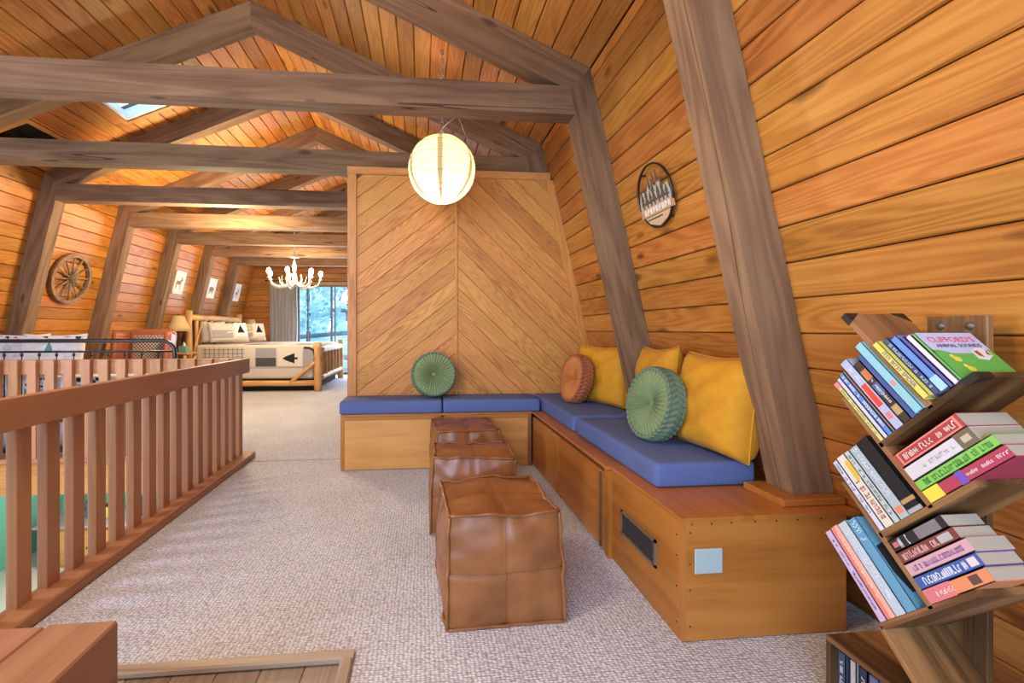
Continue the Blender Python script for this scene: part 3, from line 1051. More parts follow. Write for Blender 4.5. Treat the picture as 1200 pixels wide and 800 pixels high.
# ------------------------------------------------------------------ leather poufs
def pouf(cx, cy, rot, w, d, h, label, seed):
    root = empty('leather_pouf', (cx, cy, 0), label, 'pouf', 'leather poufs in a row')
    M = Matrix.Translation((cx, cy, 0)) @ Matrix.Rotation(rot, 4, 'Z')
    N_ = 26
    rnd = random.Random(seed)
    off = Vector((rnd.uniform(0, 50), rnd.uniform(0, 50), 0))

    def warp(p):
        # p in the unit cube [-1, 1]^3
        q = Vector(p)
        b = .026
        a = [1 - abs(x) ** 3 for x in q]
        o = Vector((q.x * (w / 2), q.y * (d / 2), q.z * (h / 2)))
        o.x += math.copysign(1, q.x) * b * a[1] * a[2] * (abs(q.x) ** 3)
        o.y += math.copysign(1, q.y) * b * a[0] * a[2] * (abs(q.y) ** 3)
        o.z += math.copysign(1, q.z) * (.016 if q.z > 0 else 0) * a[0] * a[1] * abs(q.z) ** 3
        # slumped: a little narrower at the top, dented top edges
        o.x *= 1 - .05 * max(0, q.z)
        o.y *= 1 - .05 * max(0, q.z)
        n = noise.noise(o * 5 + off) * .009 + noise.noise(o * 13 + off) * .006 + abs(noise.noise(Vector((o.x * 9, o.y * 9, o.z * 4)) + off)) * -.008
        o += Vector((q.x * abs(q.x), q.y * abs(q.y), max(0, q.z) * abs(q.z))) * n
        if q.z > .7:
            o.z += .022 * noise.noise(Vector((o.x * 4, o.y * 4, 0)) + off * 2) * (q.z - .7) / .3
        o.z = max(o.z, -h / 2)
        return o + Vector((0, 0, h / 2 + .002))
    faces = {'top_panel': (2, 1), 'base_panel': (2, -1), 'side_panel': (0, 1), 'side_panel.': (0, -1), 'side_panel..': (1, -1), 'side_panel...': (1, 1)}
    for nm_, (ax, sg) in faces.items():
        vs, fs = [], []
        for i in range(N_ + 1):
            for j in range(N_ + 1):
                u, v = -1 + 2 * i / N_, -1 + 2 * j / N_
                p = [0, 0, 0]
                p[ax] = sg
                p[(ax + 1) % 3] = u
                p[(ax + 2) % 3] = v
                o = warp(p)
                # stitched cross seam pulls the leather in
                g = max(math.exp(-(u / .045) ** 2), math.exp(-(v / .045) ** 2) if ax != 2 else math.exp(-(v / .045) ** 2))
                nv = [0, 0, 0]; nv[ax] = sg
                vs.append(o - Vector(nv) * .006 * g)
        for i in range(N_):
            for j in range(N_):
                a = i * (N_ + 1) + j
                fs.append((a, a + 1, a + N_ + 2, a + N_ + 1))
        pn = MB().add(vs, fs).build(nm_.rstrip('.'), LEATHER, root, M, True)
        if ax != 2 or sg == 1:
            mb = MB()
            for line in ([(0, -1 + 2 * k / 20) for k in range(21)], [(-1 + 2 * k / 20, 0) for k in range(21)]):
                pts = []
                for u, v in line:
                    p = [0, 0, 0]
                    p[ax] = sg; p[(ax + 1) % 3] = u; p[(ax + 2) % 3] = v
                    nv = [0, 0, 0]; nv[ax] = sg
                    pts.append(warp(p) - Vector(nv) * .0065)
                mb.tube(pts, .0022, 4, False)
            mb.build('stitched_seam', SEAM, pn, M, True)
    # raised welt along every edge
    mb = MB()
    for ax in range(3):
        for s1 in (-1, 1):
            for s2 in (-1, 1):
                pts = []
                for k in range(25):
                    p = [0, 0, 0]
                    p[ax] = -1 + 2 * k / 24
                    p[(ax + 1) % 3] = s1; p[(ax + 2) % 3] = s2
                    o = warp(p)
                    cdir = Vector([0 if i == ax else (s1 if i == (ax + 1) % 3 else s2) for i in range(3)]).normalized()
                    o += cdir * (.005 + .008 * noise.noise(o * 16 + off))
                    o.z = max(o.z, .007)
                    pts.append(o)
                mb.tube(pts, .0075, 6, True)
    mb.build('welt', LEATHER, root, M, True)
    return root


pouf(.325, 2.035, R(2.5), .475, .46, .445, 'brown leather cube pouf nearest the vent end of the bench', 11)
pouf(.315, 2.86, R(-3), .50, .43, .435, 'brown leather cube pouf in the middle of the row of three', 12)
pouf(.335, 3.63, R(4), .50, .44, .43, 'brown leather cube pouf closest to the chevron wall bench', 13)

# ------------------------------------------------------------------ paper lantern
LX, LY, LZ, LR = 0.157, 3.67, 2.495, 0.272
lan = empty('paper_lantern', (LX, LY, LZ + LR), 'round white paper lantern glowing under the sloped ceiling', 'lantern')
prof = []
n = 60
for i in range(n + 1):
    t = R(9) + (PI - R(22)) * i / n
    rr = LR * math.sin(t)
    zz = -LR * math.cos(t)
    sc = 1 - .012 * abs(math.cos(i * PI / 4))
    prof.append((rr * sc, zz))
sh = MB().lathe(prof, 48, Matrix.Translation((LX, LY, LZ))).build('paper_shade', PAPER, lan, None, True)
RIB = flat('rib_wire', (0.20, 0.15, 0.08), 0.7)
for i in range(2, 14):
    t = R(9) + (PI - R(22)) * i / 15
    rr = LR * math.sin(t) * 1.001
    zz = LZ - LR * math.cos(t)
    tl = R(3) * math.sin(i * 2.1)
    pts = [(LX + rr * math.cos(a), LY + rr * math.sin(a), zz + rr * math.sin(tl) * math.cos(a + i)) for a in [2 * PI * k / 40 for k in range(41)]]
    MB().tube(pts, .0017, 4, False).build('rib', RIB, sh, None, True)
for k in range(6):
    a0 = 2 * PI * k / 6 + .35
    vs, fs = [], []
    for i in range(31):
        t = R(10) + (PI - R(24)) * i / 30
        for q in range(4):
            a = a0 + R(9) * q / 3
            vs.append((LX + LR * 1.002 * math.sin(t) * math.cos(a), LY + LR * 1.002 * math.sin(t) * math.sin(a), LZ - LR * 1.002 * math.cos(t)))
    fs = [(i * 4 + q, i * 4 + q + 1, i * 4 + q + 5, i * 4 + q + 4) for i in range(30) for q in range(3)]
    MB().add(vs, fs).build('glue_strip', PAPER, sh, None, True)
MB().ball((LX, LY, LZ - .13), .035, .035, .045, 12, 8).build('bulb', BULB, lan, None, True)
MB().tube([(LX, LY, LZ - .08), (LX, LY, LZ + LR + .05)], .012, 8).build('socket', WHITE, lan, None, True)
MB().tube([(LX, LY, LZ + LR - .02), (LX, LY, LZ + LR + .07)], .004, 6).tube([(LX - .05, LY, LZ + LR - .02), (LX, LY, LZ + LR + .05), (LX + .05, LY, LZ + LR - .02)], .003, 6).build('hanger', STEEL, lan, None, True)
ceil_z = RIDGE_Z - m * (LX - XC)
lk = MB().lathe([(.008 + .0022 * math.cos(a), .0022 * math.sin(a)) for a in [2 * PI * k / 6 for k in range(6)]], 10, Matrix.Scale(1.6, 4, (1, 0, 0)), True).mesh('chain_link')
zc = LZ + LR + .07
k = 0
while zc < ceil_z - .01:
    link('chain_link', lk, STEEL, lan, Matrix.Translation((LX, LY, zc)) @ Matrix.Rotation(k * PI / 2, 4, 'Z') @ Matrix.Rotation(PI / 2, 4, 'Y') @ Matrix.Scale(1.5, 4), True)
    zc += .032; k += 1
cord = [(LX, LY, LZ + LR + .06), (LX + .05, LY + .02, LZ + LR + .12), (LX + .10, LY + .08, 2.95), (LX + .14, LY + .16, 3.02), (LX + .19, LY + .3, 2.99), (LX + .27, LY + .48, 2.91), (LX + .36, LY + .60, 2.89)]
MB().tube([Vector(p) for p in cord], .003, 6).build('cord', WHITE, lan, None, True)
point('lantern_bulb', (LX, LY, LZ - .13), 46, (1.0, 0.83, 0.52), 0.045)

# ------------------------------------------------------------------ round wall sign on the right wall
SC = Vector((xr(2.0), 2.56, 2.0)) + nR * .03
sg = empty('wall_sign', tuple(SC), 'round black ringed wall sign with a mountain scene and wooden band', 'wall sign')
MS = frame_matrix(SC, (0, -1, 0), nR)      # local X = towards the camera, local Y = up the wall, local Z = into the room
MB().lathe([(.185 + .006 * math.cos(a), .009 * math.sin(a)) for a in [2 * PI * k / 8 for k in range(8)]], 56, MS, True).build('ring', BLACK, sg, None, True)
TIN = flat('tin_mountain', (0.46, 0.42, 0.33), 0.5)
hill = [(-.178, -.05), (-.165, .02), (-.12, .055), (-.085, .03), (-.03, .10), (.02, .05), (.06, .075), (.11, .03), (.15, .04), (.178, -.05)]
PINE_S = flat('sign_tree', (0.10, 0.075, 0.05), 0.6)
MB().prism(hill, -.002, .002, MS).build('mountain', TIN, sg)
for x, z0, hh in ((-.13, -.05, .10), (-.085, -.05, .13), (-.04, -.05, .09), (.0, -.05, .15), (.05, -.05, .11), (.095, -.05, .14), (.135, -.05, .08)):
    p = [(x - .006, z0), (x + .006, z0), (x + .004, z0 + .02), (x + .022, z0 + .02), (x + .006, z0 + hh * .5), (x + .015, z0 + hh * .5), (x, z0 + hh), (x - .015, z0 + hh * .5), (x - .006, z0 + hh * .5), (x - .022, z0 + .02), (x - .004, z0 + .02)]
    MB().prism(p, .003, .007, MS).build('tree', PINE_S, sg)
for x, hh in ((-.03, .1), (.02, .07), (.06, .08)):
    MB().prism([(x - .012, .165 - hh), (x, .165 - hh * .3), (x + .012, .165 - hh * .9), (x + .004, .165 - hh * 1.3)], .003, .006, MS).build('ridge_line', PINE_S, sg)
MB().box(-.178, .178, -.105, -.05, -.004, .008, MS).build('band', flat('sign_band', (0.55, 0.33, 0.17), 0.5), sg)
for i in range(9):
    x = -.13 + i * .033
    MB().box(x, x + .007, -.094, -.060, .008, .010, MS).box(x, x + .02, -.066, -.060, .008, .010, MS).box(x + .014, x + .02, -.08 if i % 2 else -.094, -.064, .008, .010, MS).build('letter', WHITE, sg)
MB().prism([(-.145, -.108), (.145, -.108), (.10, -.15), (0, -.178), (-.10, -.15)], -.002, .003, MS).build('lower_field', flat('sign_low', (0.62, 0.42, 0.24), 0.5), sg)
MB().box(-.12, .05, -.128, -.122, .003, .006, MS).build('stripe', BLACK, sg)
MB().tube([tuple(MS @ Vector((0, .185, 0))), tuple(MS @ Vector((0, .20, -.024)))], .004, 6).build('hook', STEEL, sg)
for x, y in ((-.1, .15), (.1, -.15)):
    MB().tube([tuple(MS @ Vector((x, y, -.002))), tuple(MS @ Vector((x, y, -.030)))], .006, 6).build('standoff', BLACK, sg)

# ------------------------------------------------------------------ balustrade round the stairwell
ba = empty('balustrade', (-1.64, 1.0, 0), 'brown wooden balustrade beside the carpet, running toward the bedroom', 'railing')
slab('top_rail', -1.645, -1.605, 0.9, 4.40, .80, .932, RAILW, ba, 'Y', .004)
slab('bottom_rail', -1.70, -1.56, 0.9, 4.42, 0.002, .058, RAILW, ba, 'Y', .006)
bm_ = None
for k in range(16):
    y = 2.05 + .1505 * k
    o = timber('picket', (-1.667, y, .058), (-1.667, y, .925), .075, .042, RAILW, ba, (1, 0, 0), .003) if bm_ is None else link('picket', bm_, RAILW, ba, Matrix.Translation((0, y - 2.05, 0)) @ bo.matrix_basis)
    if bm_ is None:
        bm_, bo = o.data, o
for k in range(7):
    link('picket', bm_, RAILW, ba, Matrix.Translation((0, -.1505 * (k + 1), 0)) @ bo.matrix_basis)
b2 = empty('balustrade', (-1.64, 4.37, 0), 'brown wooden balustrade across the stairwell in front of the black metal bed', 'railing')
slab('top_rail', -4.9, -1.69, 4.372, 4.41, .80, .932, RAILW, b2, 'X', .004)
slab('bottom_rail', -5.0, -1.71, 4.32, 4.394, 0.022, .065, RAILW, b2, 'X', .006)
bm2 = None
for k in range(21):
    x = -1.80 - .1475 * k
    if bm2 is None:
        bo2 = timber('picket', (x, 4.349, .065), (x, 4.349, .932), .044, .075, RAILW, b2, (1, 0, 0), .003)
        bm2 = bo2.data
    else:
        link('picket', bm2, RAILW, b2, Matrix.Translation((-.1475 * k, 0, 0)) @ bo2.matrix_basis)

# newel of the stair guard
nw = empty('newel_post', (-.95, .95, -.012), 'thick square newel post of two bolted timbers above the stair landing', 'newel post')
slab('timber', -.885, -.73, .76, 1.165, -.010, .50, NEWEL, nw, 'Y', .005)
slab('timber', -1.16, -.889, .76, 1.162, -.010, .497, NEWEL, nw, 'Y', .005)

#@@PART3
# ------------------------------------------------------------------ tilted lattice bookcase with its books
XF, XB = 1.30, 1.50
S_ = Vector((0, -1, 1)).normalized()      # up a shelf
L_ = Vector((0, 1, 1)).normalized()       # up a divider
FRONT = Vector((-1, 0, 0))
BTK = 0.016


def UZ(u, z, x=XF): return Vector((x, -u, z))


bc = empty('bookcase', (1.40, 1.10, 0), 'rustic dark wood bookcase with tilted zigzag shelves against the plank wall', 'bookcase')
ZK = [0.868, 0.612, 0.352]
AM = 0.131


def board(name, p, q, depth=XB - XF, t=BTK, x0=XF):
    """board seen edge-on from the front between two points of the front plane"""
    p3, q3 = UZ(*p), UZ(*q)
    off = Vector((depth / 2, 0, 0))
    return timber(name, p3 + off, q3 + off, depth, t, RUSTIC, bc, (q3 - p3).cross(Vector((1, 0, 0))), .0015)


meet = []
for k, z in enumerate(ZK):
    board('shelf', (-1.17, z), (-1.17 + .225, z + .225))
    mt = (-1.17 + AM, z + AM)
    meet.append(mt)
    board('divider', mt, (-1.283, z + .375))
    o = UZ(*mt)
# leg below the lowest shelf, upright back board, base box
board('leg', (-1.17, ZK[2]), (-1.17 + .13, ZK[2] - .13))
slab('back_board', XB + .001, XB + .02, 1.065, 1.212, 0.0, 1.238, RUSTIC, bc, 'Z', .002)
slab('box_top', XF, XB, 0.80, 1.345, .197, .213, RUSTIC, bc, 'Y', .0015)
slab('box_bottom', XF, XB, 0.80, 1.345, .004, .020, RUSTIC, bc, 'Y', .0015)
slab('box_side', XF, XB, 1.329, 1.345, .020, .197, RUSTIC, bc, 'Z', .0015)
slab('box_side', XF, XB, 0.80, .816, .020, .197, RUSTIC, bc, 'Z', .0015)
slab('box_back', XB - .008, XB, .816, 1.329, .020, .197, RUSTIC, bc, 'Y')
BOLT = flat('bolt_head', (0.16, 0.13, 0.11), 0.45, 0.6)
for y in (1.175, 1.105):
    MB().lathe([(0, .006), (.009, .004), (.012, 0), (.012, -.002)], 12, frame_matrix((XB + .001, y, 1.21), (0, 1, 0), FRONT)).build('bolt', BOLT, bc, None, True)
# black corner plates on the upper divider and the end of the top shelf
CPM = flat('corner_black', (0.010, 0.009, 0.009), 0.5)
for (u, z, d1) in ((-1.283, ZK[0] + .375, -L_), (-1.17 + .225, ZK[0] + .225, -S_)):
    p = UZ(u, z)
    nn_ = S_ if d1 == -L_ else L_
    for x in (XF, XB):
        sg_ = 1 if x == XF else -1
        base = p + Vector((x - XF, 0, 0))
        M = frame_matrix(base, d1, nn_)
        ex = Vector((1, 0, 0)) * sg_
        yy = (M.to_3x3().inverted() @ ex).y
        MB().prism([(-.001, -.001 * yy), (.035, -.001 * yy), (-.001, .045 * yy)], -BTK / 2 - .0012, BTK / 2 + .0012, M).build('corner_plate', CPM, bc)

BOOKN = [0]


def ink(c): return flat('ink_%d_%d_%d' % tuple(int(x * 99) for x in c), c, 0.6)


def book(M, ln, th, dep, c, label, group, blocks=(), marks=None, text=None, soft=False, seed=0):
    """local X = length of the spine, Y = thickness, front (spine) at Z = 0"""
    BOOKN[0] += 1
    cm = flat('cover_%d' % BOOKN[0], c, 0.45, var=0.05, scale=12)
    o0 = M @ Vector((ln / 2, th / 2, -dep / 2))
    root = empty('book', tuple(o0), label, 'book', group)
    q = .002
    MB().box(0, ln, 0, th, -.0025, 0).box(0, ln, 0, q, -dep, 0).box(0, ln, th - q, th, -dep, 0).build('cover', cm, root, M)
    e = 0.0 if soft else .003
    pg = MB().box(e, ln - e, q, th - q, -dep + e, -.0026).build('pages', PAGE, root, M)
    for i, (a, b, y0, y1, cc) in enumerate(blocks):
        MB().box(a * ln, b * ln, y0 * th, y1 * th, -.001, .0004 + .0003 * i).build('spine_panel', ink(cc), root, M)
    rnd = random.Random(seed + BOOKN[0])
    if marks:
        cc, a, b, hh, rev = marks
        mb = MB()
        x = a * ln
        while x < b * ln:
            wd = rnd.uniform(.003, .007) * (th / .022) ** .3
            if rnd.random() > .2:
                y = th * (.5 - hh / 2)
                y2 = th * (.5 + hh / 2) * rnd.uniform(.85, 1)
                mb.box(x, x + wd * .3, y, y2, 0, .0013)
                if rnd.random() > .4: mb.box(x, x + wd, y, y + (y2 - y) * .22, 0, .0013)
                if rnd.random() > .4: mb.box(x, x + wd, y2 - (y2 - y) * .22, y2, 0, .0013)
                if rnd.random() > .5: mb.box(x + wd * .7, x + wd, y, y2, 0, .0013)
            x += wd * 1.45
        if mb.v: mb.build('spine_lettering', ink(cc), root, M)
    if text:
        s, cc, size, pos, rev = text
        o = M @ Vector((pos * ln, th / 2, .0006))
        xa = (M.to_3x3() @ Vector((-1 if rev else 1, 0, 0)))
        text_mesh('spine_title', s, size, frame_matrix(o, xa, FRONT), ink(cc), root)
    return root


def standing(k, s0, th, ln, dep, c, label, x=0.0, lift=0.0, **kw):
    """book standing on shelf k, s0 along the shelf from its low end"""
    o = UZ(-1.17, ZK[k]) + S_ * (s0 + th) + L_ * (BTK / 2 + .0005 + lift) + Vector((x, 0, 0))
    return book(frame_matrix(o, L_, FRONT), ln, th, dep, c, label, 'books on the tilted shelves', **kw)


def lying(k, lvl, th, ln, dep, c, label, x=0.0, sh=0.0, **kw):
    """book lying on shelf k with its foot against the divider"""
    o = UZ(*meet[k]) + S_ * (BTK / 2 + .0005 + sh) + L_ * (BTK / 2 + .0005 + lvl) + Vector((x, 0, 0))
    return book(frame_matrix(o, S_, FRONT), ln, th, dep, c, label, 'books on the tilted shelves', soft=True, **kw)


W_ = (0.8, 0.8, 0.8); K_ = (0.02, 0.02, 0.025)
g = BTK / 2 + .001
# top shelf, below the divider
standing(0, g, .016, .205, .13, (0.66, 0.62, 0.22), 'thin pale yellow book with pink top at the low end of the top shelf', blocks=((.90, 1, 0, 1, (.75, .22, .25)),), marks=((.35, .35, .15), .1, .85, .35, 1))
standing(0, g + .017, .014, .208, .13, (0.62, 0.58, 0.76), 'thin lilac white book between the yellow and the bright blue one')
standing(0, g + .032, .017, .213, .13, (0.10, 0.26, 0.62), 'bright blue book with white lettering on the top shelf', marks=(W_, .12, .95, .55, 1))
standing(0, g + .050, .009, .213, .13, (0.30, 0.15, 0.10), 'narrow dark brown book beside the bright blue one')
standing(0, g + .060, .030, .235, .14, (0.42, 0.46, 0.66), 'thick grey blue book with a red title block on the top shelf', blocks=((.30, .62, .2, .8, (.75, .06, .04)), (.12, .2, .25, .75, (.75, .2, .2))), marks=(W_, .66, .95, .3, 1))
standing(0, g + .091, .026, .205, .14, (0.05, 0.035, 0.03), 'black book with coloured pictures on its spine on the top shelf', blocks=((.70, .86, .1, .9, (.55, .18, .06)), (.45, .62, .1, .9, (.10, .14, .30)), (.12, .25, .1, .9, (.45, .32, .12))), marks=(W_, .3, .68, .3, 1))
standing(0, g + .118, .020, .215, .15, (0.06, 0.11, 0.34), 'dark blue book between the black one and the turquoise one', lift=.0)
standing(0, g + .139, .027, .236, .17, (0.26, 0.54, 0.62), 'tall light turquoise picture book leaning on the top divider', x=-.008, blocks=((.35, .42, .3, .7, (.75, .25, .2)),))
s1 = AM * 1.4142 + g
# top shelf, above the divider
standing(0, s1, .020, .188, .15, (0.72, 0.62, 0.12), 'yellow picture book titled in blue capitals', lift=.012, x=-.014, text=('ITSY BITSY SPIDER', (.08, .12, .35), .0150, .5, 1))
standing(0, s1 + .021, .017, .186, .16, (0.045, 0.075, 0.20), 'dark navy book with pale lettering on the top shelf', marks=((.5, .55, .65), .1, .9, .5, 1), lift=.010)
standing(0, s1 + .039, .021, .176, .16, (0.13, 0.25, 0.62), 'blue picture book with pale blue lower end', blocks=((0, .22, 0, 1, (.35, .6, .8)),), lift=.008)
standing(0, s1 + .061, .011, .165, .16, (0.10, 0.10, 0.36), 'deep violet blue book beside the white one', lift=.004)
standing(0, s1 + .073, .015, .158, .16, (0.72, 0.66, 0.78), 'pale lilac white book next to the green picture book', lift=.003)
KL_, KD_ = .152, .165
kb = standing(0, s1 + .089, .009, KL_, KD_, (0.16, 0.42, 0.10), 'children\'s book with green meadow and lilac sky on its cover', lift=.003)
# its cover art, flat on the upper face
oc = UZ(-1.17, ZK[0]) + S_ * (s1 + .098 + .0006) + L_ * (BTK / 2 + .0035)
MC = frame_matrix(oc + Vector((KD_ / 2, 0, 0)), (1, 0, 0), S_)       # local X = across the cover, Y = up the cover
kw = KD_ / 2
MB().box(-kw, kw, .080, KL_, -.0004, .0005, MC).build('cover_sky', ink((.52, .54, .74)), kb)
hl = [(-kw, .0)] + [(kw, .0)] + [(kw - 2 * kw * t / 10, .082 + .010 * math.sin(t * .7 + 1)) for t in range(11)]
MB().prism(hl, -.0004, .0008, MC).build('cover_meadow', ink((.12, .42, .07)), kb)
text_mesh('cover_title', "CLIFFORD'S", .026, MC @ Matrix.Translation((0, .126, .001)), ink((.68, .05, .10)), kb)
text_mesh('cover_title', 'ANIMAL SOUNDS', .0165, MC @ Matrix.Translation((.005, .105, .001)), ink((.05, .05, .12)), kb)
for x, y in ((-.04, .060), (-.03, .028)):
    MB().ball((x, y, .001), .011, .009, .0012, 10, 4, MC).ball((x - .007, y + .010, .001), .0065, .0065, .0012, 8, 4, MC).build('cover_chick', ink((.80, .62, .05)), kb)
MB().prism([(.02, .06), (.045, .055), (.07, .07), (.068, .093), (.045, .098), (.022, .085)], .0009, .0014, MC).build('cover_cow', ink((.75, .70, .68)), kb)
MB().prism([(.03, .07), (.042, .065), (.04, .088), (.028, .085)], .0014, .0018, MC).prism([(.056, .075), (.066, .07), (.065, .09)], .0014, .0018, MC).build('cover_spot', ink((.30, .08, .05)), kb)
# middle shelf, standing
standing(1, g, .020, .212, .14, (0.62, 0.62, 0.74), 'white lilac paperback with thin lettering at the low end of the middle shelf', marks=((.25, .25, .5), .1, .95, .4, 1))
standing(1, g + .021, .034, .215, .15, (0.68, 0.66, 0.56), 'cream book with a yellow title patch on the middle shelf', blocks=((.62, .9, 0, .5, (.75, .45, .05)),), marks=((.55, .15, .1), .1, .6, .5, 1))
standing(1, g + .056, .022, .214, .15, (0.50, 0.54, 0.54), 'pale grey book in the middle of the middle shelf', marks=((.25, .3, .32), .1, .95, .4, 1))
standing(1, g + .079, .034, .212, .15, (0.40, 0.47, 0.52), 'grey blue book with an orange emblem at the foot of its spine', blocks=((.06, .14, .2, .8, (.75, .22, .10)),), marks=((.7, .74, .76), .3, .95, .4, 1))
standing(1, g + .114, .044, .215, .15, (0.012, 0.012, 0.014), 'thick black book beside the middle divider', blocks=((.0, .05, 0, 1, (.35, .36, .40)), (.12, .17, 0, 1, (.45, .25, .10))))
# lower shelf, standing
standing(2, g, .027, .25, .15, (0.58, 0.44, 0.64), 'lavender book at the low end of the lower shelf', marks=((.2, .12, .3), .12, .9, .25, 1))
standing(2, g + .028, .033, .252, .15, (0.78, 0.22, 0.18), 'coral red book next to the lavender one', blocks=((0, 1, 0, .5, (.82, .42, .32)),), marks=((.8, .7, .55), .2, .9, .3, 1))
standing(2, g + .062, .038, .25, .15, (0.50, 0.58, 0.66), 'pale blue grey book on the lower shelf', marks=((.75, .8, .85), .1, .9, .35, 1))
b5 = standing(2, g + .101, .037, .245, .15, (0.13, 0.33, 0.50), 'steel blue book with a black silhouette on its cover', marks=((.6, .75, .85), .75, .95, .5, 1))
oc = UZ(-1.17, ZK[2]) + S_ * (g + .138 + .0006) + L_ * (BTK / 2)
MC = frame_matrix(oc, L_, S_)
yy = (MC.to_3x3().inverted() @ Vector((1, 0, 0))).y
MB().prism([(.04, .02 * yy), (.09, .005 * yy), (.16, .004 * yy), (.17, .03 * yy), (.13, .06 * yy), (.10, .11 * yy), (.05, .12 * yy)], -.0003, .0006, MC).build('cover_silhouette', ink(K_), b5)
# middle shelf, lying beyond the divider
lying(1, 0, .030, .235, .155, (0.42, 0.05, 0.09), 'dark red book with a yellow spine end, lowest of the middle stack', blocks=((0, .2, 0, 1, (.78, .62, .06)), (.42, .5, 0, 1, (.16, .08, .45))), marks=((.75, .55, .6), .52, .97, .3, 0))
lying(1, .031, .027, .232, .15, (0.22, 0.52, 0.09), 'lime green book in the middle stack', marks=((.08, .25, .05), .1, .92, .55, 0))
lying(1, .059, .037, .205, .145, (0.62, 0.58, 0.60), 'thick off-white paperback with a dark photo end in the middle stack', blocks=((.78, 1, 0, 1, (.16, .12, .07)), (.84, .95, .3, .7, (.5, .42, .30))), marks=((.45, .42, .5), .25, .7, .25, 0))
lying(1, .097, .038, .205, .145, (0.42, 0.055, 0.06), 'thick red paperback with a gold frame on top of the middle stack', blocks=((.04, .96, .08, .92, (.66, .26, .18)), (.07, .93, .17, .83, (.40, .04, .05))), marks=((.78, .68, .55), .12, .9, .42, 0))
# lower shelf, lying beyond the divider
lying(2, 0, .031, .185, .105, (0.72, 0.26, 0.12), 'orange pink paperback lowest in the lower stack', blocks=((0, .45, 0, 1, (.66, .18, .20)), (.72, .86, .2, .8, (.12, .06, .05))), marks=((.8, .6, .5), .1, .45, .4, 0))
lying(2, .032, .030, .19, .105, (0.055, 0.11, 0.36), 'blue paperback with white title in the lower stack', blocks=((.84, .96, .2, .8, (.75, .6, .6)),), marks=((.75, .75, .8), .12, .8, .6, 0))
lying(2, .063, .031, .195, .108, (0.62, 0.36, 0.40), 'dusty pink paperback in the middle of the lower stack', marks=((.32, .18, .35), .1, .9, .4, 0))
lying(2, .095, .029, .185, .105, (0.20, 0.05, 0.04), 'dark maroon paperback with pink lettering in the lower stack', blocks=((.72, .92, .2, .8, (.45, .42, .40)),), marks=((.68, .40, .38), .05, .7, .6, 0))
lying(2, .125, .031, .18, .105, (0.025, 0.02, 0.022), 'black paperback with grey photo spine on top of the lower stack', blocks=((.05, .14, .3, .7, (.6, .15, .15)), (.5, .9, .1, .9, (.20, .18, .18))), marks=((.7, .7, .7), .16, .5, .8, 0))
# a few books inside the base box
for i, (c, th, lb) in enumerate((((.06, .08, .13), .03, 'dark slate'), ((.45, .42, .40), .02, 'grey white'), ((.02, .03, .07), .025, 'black navy'), ((.12, .13, .22), .03, 'dull blue'))):
    book(frame_matrix((XF + .03, 1.325 - .02 - .035 * i - .0, .0205), (0, 0, 1), FRONT), .15, th, .13, c, lb + ' book standing inside the base box of the bookcase', 'books in the base box', marks=((.6, .6, .65), .2, .8, .4, 1))

# ------------------------------------------------------------------ wagon wheel on the left wall
WC = Vector((xl(1.87), 6.37, 1.87)) + nL * .035
wh = empty('wagon_wheel', tuple(WC), 'old wooden wagon wheel hung on the left plank wall', 'wheel')
MW = frame_matrix(WC, (0, 1, 0), nL)
WW = wood('wheel_wood', (0.10, 0.055, 0.03), (0.22, 0.13, 0.07), (0.34, 0.21, 0.12), rough=.7, knots=0, rings=5)
MB().lathe([(.285, -.02), (.33, -.02), (.335, .0), (.33, .02), (.285, .02)], 48, MW, True).build('rim', WW, wh)
MB().lathe([(.0, .05), (.035, .05), (.042, .035), (.055, .02), (.055, -.02), (.0, -.02)], 20, MW).build('hub', WW, wh, None, True)
MB().lathe([(.0, .053), (.018, .052), (.018, .045)], 12, MW).build('hub_cap', BLACK, wh)
for k in range(12):
    a = 2 * PI * k / 12 + .1
    d = Vector((math.cos(a), math.sin(a), 0))
    MB().tube([tuple(MW @ (d * .05)), tuple(MW @ (d * .17)), tuple(MW @ (d * .29))], [.014, .012, .010], 8).build('spoke', WW, wh, None, True)

# ------------------------------------------------------------------ framed prints
PRN = flat('print_paper', (0.74, 0.70, 0.64), 0.8)
shapes = {
    'moose': [(-.09, -.10), (-.075, -.10), (-.07, -.02), (.03, -.02), (.035, -.10), (.05, -.10), (.055, .0), (.07, .05), (.10, .055), (.095, .08), (.07, .085), (.085, .12), (.06, .10), (.04, .125), (.045, .085), (.02, .05), (-.08, .045), (-.1, .0)],
    'bear': [(-.08, -.09), (-.05, -.09), (-.045, -.045), (.02, -.045), (.025, -.09), (.055, -.09), (.06, -.03), (.095, -.02), (.09, .02), (.07, .04), (.05, .035), (.0, .055), (-.07, .04), (-.09, 0)],
    'elk': [(-.06, -.11), (-.045, -.11), (-.04, -.03), (.02, -.03), (.025, -.11), (.04, -.11), (.045, .0), (.06, .05), (.08, .055), (.075, .075), (.055, .08), (.065, .13), (.05, .13), (.045, .085), (.03, .12), (.02, .115), (.035, .075), (.01, .03), (-.05, .03), (-.07, .0)]}
